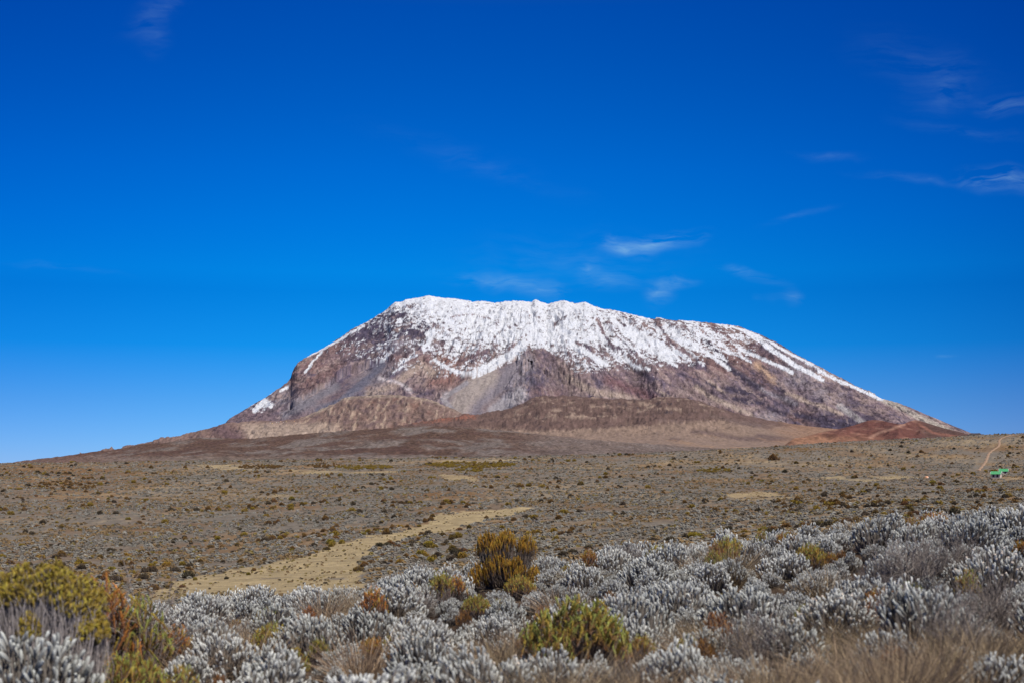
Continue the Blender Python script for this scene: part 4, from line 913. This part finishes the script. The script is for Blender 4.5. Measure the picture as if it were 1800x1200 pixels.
HB = [  # seen in the photograph: px, py (foot), width px, colour, own label
    (223, 978, 15, 'yellow', 'upper of two stacked olive bushes on the plain above the big left bush'), (226, 986, 16, 'yellow', 0), (232, 991, 11, 'brown', 0), (245, 972, 10, 'brown', 0), (246, 979, 10, 'brown', 0), (251, 982, 8, 'yellow', 0),
    (258, 975, 13, 'brown', 0), (268, 972, 9, 'yellow', 0), (272, 985, 11, 'brown', 0), (273, 992, 12, 'yellow', 0), (304, 974, 11, 'brown', 0), (315, 986, 15, 'brown', 'rust brown bush with a yellow one at its foot, left of the meadow'), (321, 993, 14, 'yellow', 'yellow bush at the foot of a rust brown bush, left of the meadow'),
    (303, 954, 12, 'dark', 0), (308, 950, 12, 'dark', 0), (326, 949, 12, 'brown', 0), (340, 949, 8, 'brown', 0), (383, 949, 16, 'yellow', 0), (377, 944, 9, 'brown', 0), (370, 962, 15, 'brown', 0), (391, 962, 9, 'brown', 0), (417, 959, 11, 'brown', 0), (353, 987, 11, 'brown', 0),
    (392, 988, 10, 'dark', 0), (423, 989, 15, 'brown', 0), (465, 987, 12, 'brown', 0), (445, 1003, 11, 'brown', 0), (437, 1010, 11, 'yellow', 0), (398, 1017, 9, 'dark', 0), (385, 979, 7, 'brown', 0), (430, 942, 14, 'yellow', 0), (182, 1006, 12, 'brown', 0), (184, 1013, 20, 'dark', 'widest dark bush on the plain right above the big left bush'),
    (190, 980, 11, 'brown', 0), (175, 981, 14, 'brown', 0), (144, 973, 9, 'brown', 0), (25, 974, 13, 'brown', 0), (297, 1032, 12, 'brown', 0), (270, 1036, 22, 'brown', 0), (320, 1032, 13, 'brown', 0), (343, 1019, 9, 'yellow', 0), (135, 979, 8, 'brown', 0),
    (158, 827, 9, 'dark', 0), (66, 830, 9, 'dark', 0), (129, 836, 8, 'dark', 0), (12, 874, 8, 'brown', 0), (63, 872, 8, 'brown', 0), (40, 879, 8, 'dark', 0), (90, 869, 9, 'brown', 0), (172, 868, 10, 'brown', 0), (170, 850, 10, 'brown', 0), (180, 842, 11, 'brown', 0), (190, 877, 7, 'yellow', 0),
    (385, 859, 10, 'brown', 0), (253, 894, 9, 'brown', 0), (251, 908, 8, 'brown', 0), (225, 913, 10, 'yellow', 0), (468, 908, 11, 'yellow', 0), (488, 918, 11, 'brown', 0), (483, 882, 12, 'brown', 0), (512, 878, 14, 'yellow', 0), (532, 888, 12, 'brown', 0), (64, 926, 10, 'brown', 0), (107, 928, 14, 'brown', 0), (92, 913, 6, 'brown', 0),
    (630, 1003, 22, 'brown', 'large olive brown bush ending the row along the right bank of the meadow'), (641, 995, 18, 'brown', 0), (652, 990, 18, 'brown', 0), (662, 984, 16, 'yellow', 0), (672, 978, 16, 'brown', 0), (700, 961, 14, 'brown', 0), (712, 958, 14, 'brown', 0), (722, 955, 13, 'brown', 0), (734, 950, 13, 'brown', 0), (742, 946, 11, 'yellow', 0),
    (765, 962, 13, 'yellow', 0), (778, 958, 14, 'brown', 0), (640, 939, 11, 'yellow', 0), (650, 937, 11, 'brown', 0), (662, 935, 11, 'yellow', 0), (675, 932, 12, 'brown', 0), (690, 929, 14, 'brown', 0), (703, 927, 14, 'yellow', 0), (715, 926, 11, 'brown', 0), (600, 955, 13, 'yellow', 0), (590, 948, 14, 'brown', 0), (583, 960, 14, 'yellow', 0), (575, 966, 14, 'brown', 0),
    (570, 950, 10, 'brown', 0), (583, 938, 9, 'yellow', 0), (513, 968, 10, 'yellow', 0), (513, 975, 11, 'brown', 0), (544, 975, 8, 'brown', 0), (555, 971, 8, 'yellow', 0), (760, 908, 12, 'brown', 0), (748, 917, 12, 'brown', 0), (737, 925, 9, 'yellow', 0), (866, 943, 10, 'brown', 0), (882, 928, 11, 'yellow', 0), (825, 928, 11, 'brown', 0), (808, 931, 13, 'brown', 0),
    (855, 910, 9, 'brown', 0), (1020, 852, 14, 'brown', 0), (893, 858, 8, 'brown', 0), (967, 849, 8, 'brown', 0), (1050, 846, 10, 'brown', 0), (750, 863, 9, 'brown', 0), (515, 800+79, 8, 'dark', 0), (597, 880, 10, 'brown', 0), (570, 882, 10, 'brown', 0), (675, 881, 14, 'brown', 0), (1095, 887, 12, 'dark', 0),
    (1405, 887, 15, 'yellow', 'widest olive bush on the plain above the yellow crest heather at right'), (1434, 893, 11, 'yellow', 0), (1380, 877, 8, 'dark', 0), (1365, 893, 9, 'brown', 0), (1480, 869, 12, 'brown', 0), (1506, 885, 10, 'yellow', 0), (1426, 902, 9, 'dark', 0), (1400, 860, 10, 'yellow', 0), (1500, 840, 9, 'brown', 0), (1509, 852, 9, 'yellow', 0),
    (1339, 846, 10, 'yellow', 0), (1357, 848, 10, 'brown', 0), (1400, 815, 10, 'brown', 0), (1360, 808, 20, 'brown', 0), (1420, 814, 8, 'brown', 0), (1565, 792, 8, 'dark', 0), (1597, 796, 9, 'dark', 0), (1497, 794, 8, 'dark', 0), (1677, 789, 8, 'dark', 0), (1775, 797, 7, 'dark', 0), (1790, 797, 7, 'dark', 0), (1494, 821, 8, 'brown', 0), (1620, 795, 10, 'brown', 0),
    (1380, 830, 12, 'dark', 0), (1350, 770+60, 10, 'brown', 0), (1640, 850, 12, 'yellow', 0), (1655, 852, 12, 'brown', 0), (1680, 848, 14, 'brown', 0), (1560, 870, 9, 'brown', 0)]
bcount = 0
def put_bush(k, x, y, z, w, lab=None):
    global bcount
    v = random.randrange(3); p = BO[k][v]
    if id(p) in used: p = copy_tree(p)
    used.add(id(BO[k][v])); bcount += 1
    p.location = (x, y, z+.02); p.rotation_euler = (0, 0, random.uniform(0, 6.28)); p.scale = (w*random.uniform(.9, 1.1), w*random.uniform(.9, 1.1), w*random.uniform(.8, 1.05))
    tag(p, lab or LAB[k], 'bush', 'heath bushes dotted over the plain'); 
for px, py, wp, k, lab in HB:
    h = hit(px, py)
    if h is None: continue
    put_bush(k, *map(float, h), wp/F*h[1]*1.02, lab or None)
r, x, Y = scatter(4600, 120, 960, 77, .75)
cl = fbm(x/50, Y/50, 3, 121)+.8*fbm(x/14, Y/16, 3, 122); ok = (bare(x, Y) < .05) & off_path(x, Y, 3.0) & (r.uniform(size=len(x)) < np.clip(.02+3.6*cl, .01, 1))
x, Y = x[ok], Y[ok]; zz = gz(x, Y); W = r.uniform(.5, 1.5, len(x))*(1+Y/900); KK = r.choice(['yellow', 'brown', 'dark'], len(x), p=[.3, .42, .28])
order = np.argsort(-W/Y); nin = 300-bcount
for i in order[:max(nin, 0)]: put_bush(str(KK[i]), float(x[i]), float(Y[i]), float(zz[i]), float(W[i]))
its = [(float(x[i]), float(Y[i]), float(zz[i]), float(W[i]), random.uniform(0, 6.28), ['yellow', 'brown', 'dark'].index(KK[i])*3+random.randrange(3)) for i in order[max(nin, 0):]]
# dense olive thickets near the far edge of the plain
def thicket(px0, px1, py0, py1, n, kk):
    for _ in range(n):
        u = random.uniform(-1, 1); px = (px0+px1)/2+u*(px1-px0)/2; py = (py0+py1)/2+random.uniform(-1, 1)*(py1-py0)/2*math.sqrt(max(1-u*u, .05)); h = hit(px, py)
        if h is not None: its.append((float(h[0]), float(h[1]), float(h[2]), random.uniform(.9, 1.9), random.uniform(0, 6.28), kk*3+random.randrange(3)))
thicket(750, 905, 811, 822, 330, 0); thicket(590, 690, 817, 825, 170, 0); thicket(420, 495, 817, 824, 120, 1); thicket(540, 600, 814, 822, 60, 1); thicket(800, 850, 820, 830, 60, 0); thicket(1225, 1290, 824, 830, 60, 0); thicket(60, 170, 845, 862, 70, 1)
for e in [o for v in BO.values() for o in v]:
    if not e.get('label'): bpy.data.objects.remove(e)
merged('heath_bushes', its, [[b] for v in BB.values() for b in v], M_BUSH, 'smaller and farther heath bushes and olive thickets over the plain', 'bushes')
print('bushes', bcount, 'mass', len(its))

# rocks
def rock(seed):
    r = np.random.default_rng(seed); import bmesh
    bm = bmesh.new(); bmesh.ops.create_icosphere(bm, subdivisions=3, radius=1)
    P = np.array([v.co for v in bm.verts]); q = 1+.5*fbm(P[:, 0]*1.3+seed, P[:, 1]*1.3+P[:, 2], 3, seed)+.25*fbm(P[:, 2]*3, P[:, 0]*3-P[:, 1]*2, 2, seed+1)
    for _ in range(7):
        d = norm(r.normal(size=3)); k = r.uniform(.55, .8); s = P@d; q = np.where(s*q > k, np.minimum(q, k/np.maximum(s, .01)), q)
    for v, p, a in zip(bm.verts, P, q): v.co = p*a*[1, .8, .65]
    me = bpy.data.meshes.new('boulder'); bm.to_mesh(me); bm.free()
    a = me.color_attributes.new('Col', 'FLOAT_COLOR', 'POINT'); c = np.ones((len(P), 4), np.float32); c[:, :3] = np.array([.075, .072, .075]); a.data.foreach_set('color', c.ravel()); return me
M_ROCK = attr_material('lava rock', .9, 3, .4, 5, .06, rand=.3)
RO = [rock(900+i) for i in range(4)]
RL = [(1526, 879, 7, 'black upright lava boulder on the plain above the right crest'), (1100, 846, 4, 'small black boulder near the far thicket on the plain'), (37, 963, 9, 'dark boulder left of a pair on the plain behind the big left bush'), (50, 959, 8, 'dark boulder right of its neighbour behind the big left bush'),
      (310, 1042, 9, 'grey boulder on the left crest beside rust heather'), (638, 972, 5, 'dark lone stone standing in the pale meadow'), (683, 991, 8, 'dark boulder on the right bank of the meadow'), (1502, 874, 7, 'black boulder left of the upright one on the right plain'), (1513, 876, 8, 'low black rock beside the upright boulder'),
      (1489, 872, 5, 0), (1457, 874, 6, 0), (942, 917, 9, 'dark boulder on the plain above the rusty heath bush'), (945, 907, 6, 0), (980, 905, 9, 0), (1000, 908, 7, 0), (1395, 868, 5, 0), (1420, 878, 6, 0), (680, 888, 7, 0), (646, 909, 8, 0), (545, 902, 7, 0), (1300, 884, 8, 0), (1288, 890, 6, 0), (1315, 889, 7, 0), (1330, 886, 6, 0), (1310, 880, 5, 0), (1270, 880, 6, 0), (1445, 862, 5, 0), (866, 846, 6, 0), (120, 962, 8, 0), (230, 955, 6, 0), (560, 918, 6, 0), (1140, 880, 6, 0), (1190, 872, 6, 0), (1000, 870, 6, 0), (1060, 905, 7, 0), (1010, 925, 8, 0), (1330, 900, 6, 0), (1730, 860, 6, 0), (1600, 858, 5, 0)]
for i, (px, py, wp, lab) in enumerate(RL):
    h = hit(px, py)
    if h is None: continue
    o = link('boulder', RO[i % 4], M_ROCK); s = wp/F*h[1]*.5; o.location = (float(h[0]), float(h[1]), float(h[2])+s*.3); o.scale = (s, s*random.uniform(.8, 1.1), s*(1.3 if i == 0 else random.uniform(.7, 1.1))); o.rotation_euler = (0, 0, random.uniform(0, 6.28))
    tag(o, lab or 'dark lava boulder lying among low grey shrubs on the plain', 'boulder', 'dark lava boulders on the plain')

# ------------------------------------------------------------------ path, huts, tents
def footpath():
    P = PATH; n = len(P); T = norm(np.gradient(P, axis=0)); S = np.stack([T[:, 1], -T[:, 0]], -1); rows = []
    for k in np.linspace(-1, 1, 5):
        w = .62+.2*np.sin(np.arange(n)*1.3)+.1*P[:, 1:2].ravel()/900; q = P+S*(k*w)[:, None]+np.array([.0, 0]); rows.append(np.stack([q[:, 0], q[:, 1], gz(q[:, 0], q[:, 1])+.30-.2*k*k], -1))
    V = np.stack(rows, 1).reshape(-1, 3)
    tag(link('footpath', mesh('footpath', V, [grid_faces(n, 5)], np.broadcast_to(lin(166, 138, 114), V.shape)), attr_material('trodden earth', .95, 1.2, .25)), kind='structure')
footpath()
def flat(name, col, rough=.6, scale=4, amt=.1):
    m = bpy.data.materials.new(name); m.use_nodes = True; t = m.node_tree.nodes; l = m.node_tree.links; b = t['Principled BSDF']; b.inputs['Roughness'].default_value = rough
    tc = N('ShaderNodeTexCoord', t); n = N('ShaderNodeTexNoise', t); n.inputs['Scale'].default_value = scale; n.inputs['Detail'].default_value = 5; l.new(tc.outputs['Object'], n.inputs[0])
    r_ = N('ShaderNodeValToRGB', t); c = np.array(col); r_.color_ramp.elements[0].color = (*(c*(1-amt*2)), 1); r_.color_ramp.elements[1].color = (*np.minimum(c*(1+amt*2), 1), 1); l.new(n.outputs['Fac'], r_.inputs[0]); l.new(r_.outputs[0], b.inputs['Base Color']); return m
M_GREEN = flat('green roof sheet', (.06, .33, .12), .5); M_WALL = flat('cream timber wall', (.62, .52, .42), .8); M_TRIM = flat('white barge board', (.75, .76, .74), .6); M_DARK = flat('dark door timber', (.05, .04, .035), .8); M_PLINTH = flat('stone plinth', (.42, .38, .34), .9)
def box(b, x0, x1, y0, y1, z0, z1):
    V = np.array([[x, y, z] for z in (z0, z1) for y in (y0, y1) for x in (x0, x1)], float)
    Fq = np.array([[0, 2, 3, 1], [4, 5, 7, 6], [0, 1, 5, 4], [2, 6, 7, 3], [0, 4, 6, 2], [1, 3, 7, 5]]); b.add(V, Fq, np.ones((8, 3)))
def hut(px, py, L, W, wall_h, ridge, rz, label):
    e = bpy.data.objects.new('hut', None); COL.objects.link(e); h = hit(px, py); e.location = tuple(map(float, h)); e.rotation_euler = (0, 0, rz)
    b = Buf(); box(b, -L/2, L/2, -W/2, W/2, .25, wall_h)
    for s in (-1, 1):   # gable triangles closing the roof space
        V = np.array([[s*L/2, -W/2, wall_h], [s*L/2, W/2, wall_h], [s*L/2, 0, ridge-.06], [s*(L/2-.1), -W/2, wall_h], [s*(L/2-.1), W/2, wall_h], [s*(L/2-.1), 0, ridge-.06]], float)
        b.add(V, np.array([[0, 1, 2], [3, 5, 4]]), np.ones((6, 3))); b.add(V, np.array([[0, 2, 5, 3], [1, 4, 5, 2], [0, 3, 4, 1]]), np.ones((6, 3)))
    link('wall', b.mesh('wall'), M_WALL, e)
    b = Buf(); box(b, -L/2-.08, L/2+.08, -W/2-.08, W/2+.08, -.5, .247); link('plinth', b.mesh('plinth'), M_PLINTH, e)
    ov, eo = .32, .35; slope = (ridge-wall_h)/(W/2)
    b = Buf()
    for s in (-1, 1):   # corrugated roof slopes
        n = 60; xs = np.linspace(-L/2-eo, L/2+eo, n); zc = .02*np.cos(np.arange(n)*math.pi); ye = s*(W/2+ov); ze = ridge-slope*(W/2+ov)
        V = []
        for x_, c_ in zip(xs, zc): V += [[x_, 0, ridge+.05+c_], [x_, ye, ze+.05+c_], [x_, ye, ze-.02+c_], [x_, 0, ridge-.02+c_]]
        V = np.array(V); i = np.arange(n-1)*4; Fq = np.concatenate([np.stack([i+a, i+c, i+4+c, i+4+a], 1) for a, c in ((0, 1), (1, 2), (2, 3))]); b.add(V, Fq, np.ones((len(V), 3)))
    rf = link('roof', b.mesh('roof'), M_GREEN, e)
    for s in (-1, 1):
        b = Buf(); x_ = s*(L/2+eo+.03)
        for q in (-1, 1):
            V = np.array([[x_-.03, 0, ridge+.10], [x_+.03, 0, ridge+.10], [x_+.03, q*(W/2+ov), ridge-slope*(W/2+ov)+.10], [x_-.03, q*(W/2+ov), ridge-slope*(W/2+ov)+.10]]); V = np.concatenate([V, V-[0, 0, .26]])
            b.add(V, np.array([[0, 1, 2, 3], [4, 7, 6, 5], [0, 4, 5, 1], [1, 5, 6, 2], [2, 6, 7, 3], [3, 7, 4, 0]]), np.ones((8, 3)))
        link('barge_board', b.mesh('barge_board'), M_TRIM, rf)
    for x_ in (-L*.25, L*.2):
        b = Buf(); box(b, x_-.38, x_+.38, -W/2-.05, -W/2-.003, .26, wall_h-.15); link('door', b.mesh('door'), M_DARK, e)
    tag(e, label, 'hut', 'two green roofed huts by the path'); return e
hut(1751.5, 839.5, 3.5, 2.4, 1.75, 2.65, math.radians(-33), 'nearer hut with green roof and sunlit cream gable, lower left one of the pair')
hut(1764, 833, 3.2, 2.2, 1.5, 2.4, math.radians(-16), 'farther hut with green roof, upper right one of the pair by the path')
def tent(name, x, y, z, s, col, label, group=None):
    b = Buf(); V, Fc = [], []; n, m = 12, 7
    for i in range(m):
        for j in range(n):
            a = j/n*2*math.pi; q = i/(m-1)*math.pi/2; V.append([math.cos(a)*math.cos(q)*1.1, math.sin(a)*math.cos(q)*.8, .75*math.sin(q)**.8])
    Fc = [[i*n+j, i*n+(j+1) % n, (i+1)*n+(j+1) % n, (i+1)*n+j] for i in range(m-1) for j in range(n)]
    b.add(np.array(V), np.array(Fc), np.ones((n*m, 3))); key = 'tent cloth %.2f %.2f %.2f' % tuple(col); mt = bpy.data.materials.get(key) or flat(key, col, .6)
    e = bpy.data.objects.new(name, None); COL.objects.link(e); link('canopy', b.mesh('canopy', True), mt, e)
    b = Buf(); V = np.array([[.80, -.3, .03], [1.16, -.3, .03], [1.16, .3, .03], [.80, .3, .03], [.74, -.2, .5], [.86, -.2, .5], [.86, .2, .5], [.74, .2, .5]]); b.add(V, np.array([[0, 1, 5, 4], [1, 2, 6, 5], [2, 3, 7, 6], [4, 5, 6, 7]]), np.ones((8, 3))); link('door_flap', b.mesh('door_flap'), M_TRIM, e)
    e.location = (x, y, z); e.scale = (s, s, s); e.rotation_euler = (0, 0, -math.pi/2+random.uniform(-.5, .5)); return tag(e, label, 'tent', group)
h = hit(1629, 839.5); tent('tent', float(h[0]), float(h[1]), float(h[2]), 1.0, (.85, .42, .22), 'small orange and white tent alone on the plain left of the green roofed huts')


def camp():
    A = SURF['foothill']; cols = [(.85, .85, .8), (.8, .6, .1), (.85, .85, .8), (.2, .5, .45), (.85, .45, .15)]
    names = {0: 'tiny white tent', 1: 'tiny yellow tent', 3: 'tiny green tent', 4: 'tiny orange tent'}
    for i, (px, py) in enumerate([(475, 743), (479, 743.5), (486, 742.5), (490, 743), (493, 741), (498, 742), (503, 740.5), (508, 742), (512, 741), (517, 740), (470, 742), (500, 744)]):
        k = np.argmin(((A[0]-px)**2+(A[1]-py)**2)+1e9*(np.arange(A[0].shape[0])[:, None] > 108)); c = i % 5; e = tent('tent', *[float(A[j].ravel()[k]) for j in (2, 3, 4)], 2.0, cols[c], names[2 if c == 2 else c] if c != 2 else names[0], 'tents of the far camp at the foot of the mountain')
        e['label'] = e['label']+' in the far camp under the left flank of the mountain'
camp()
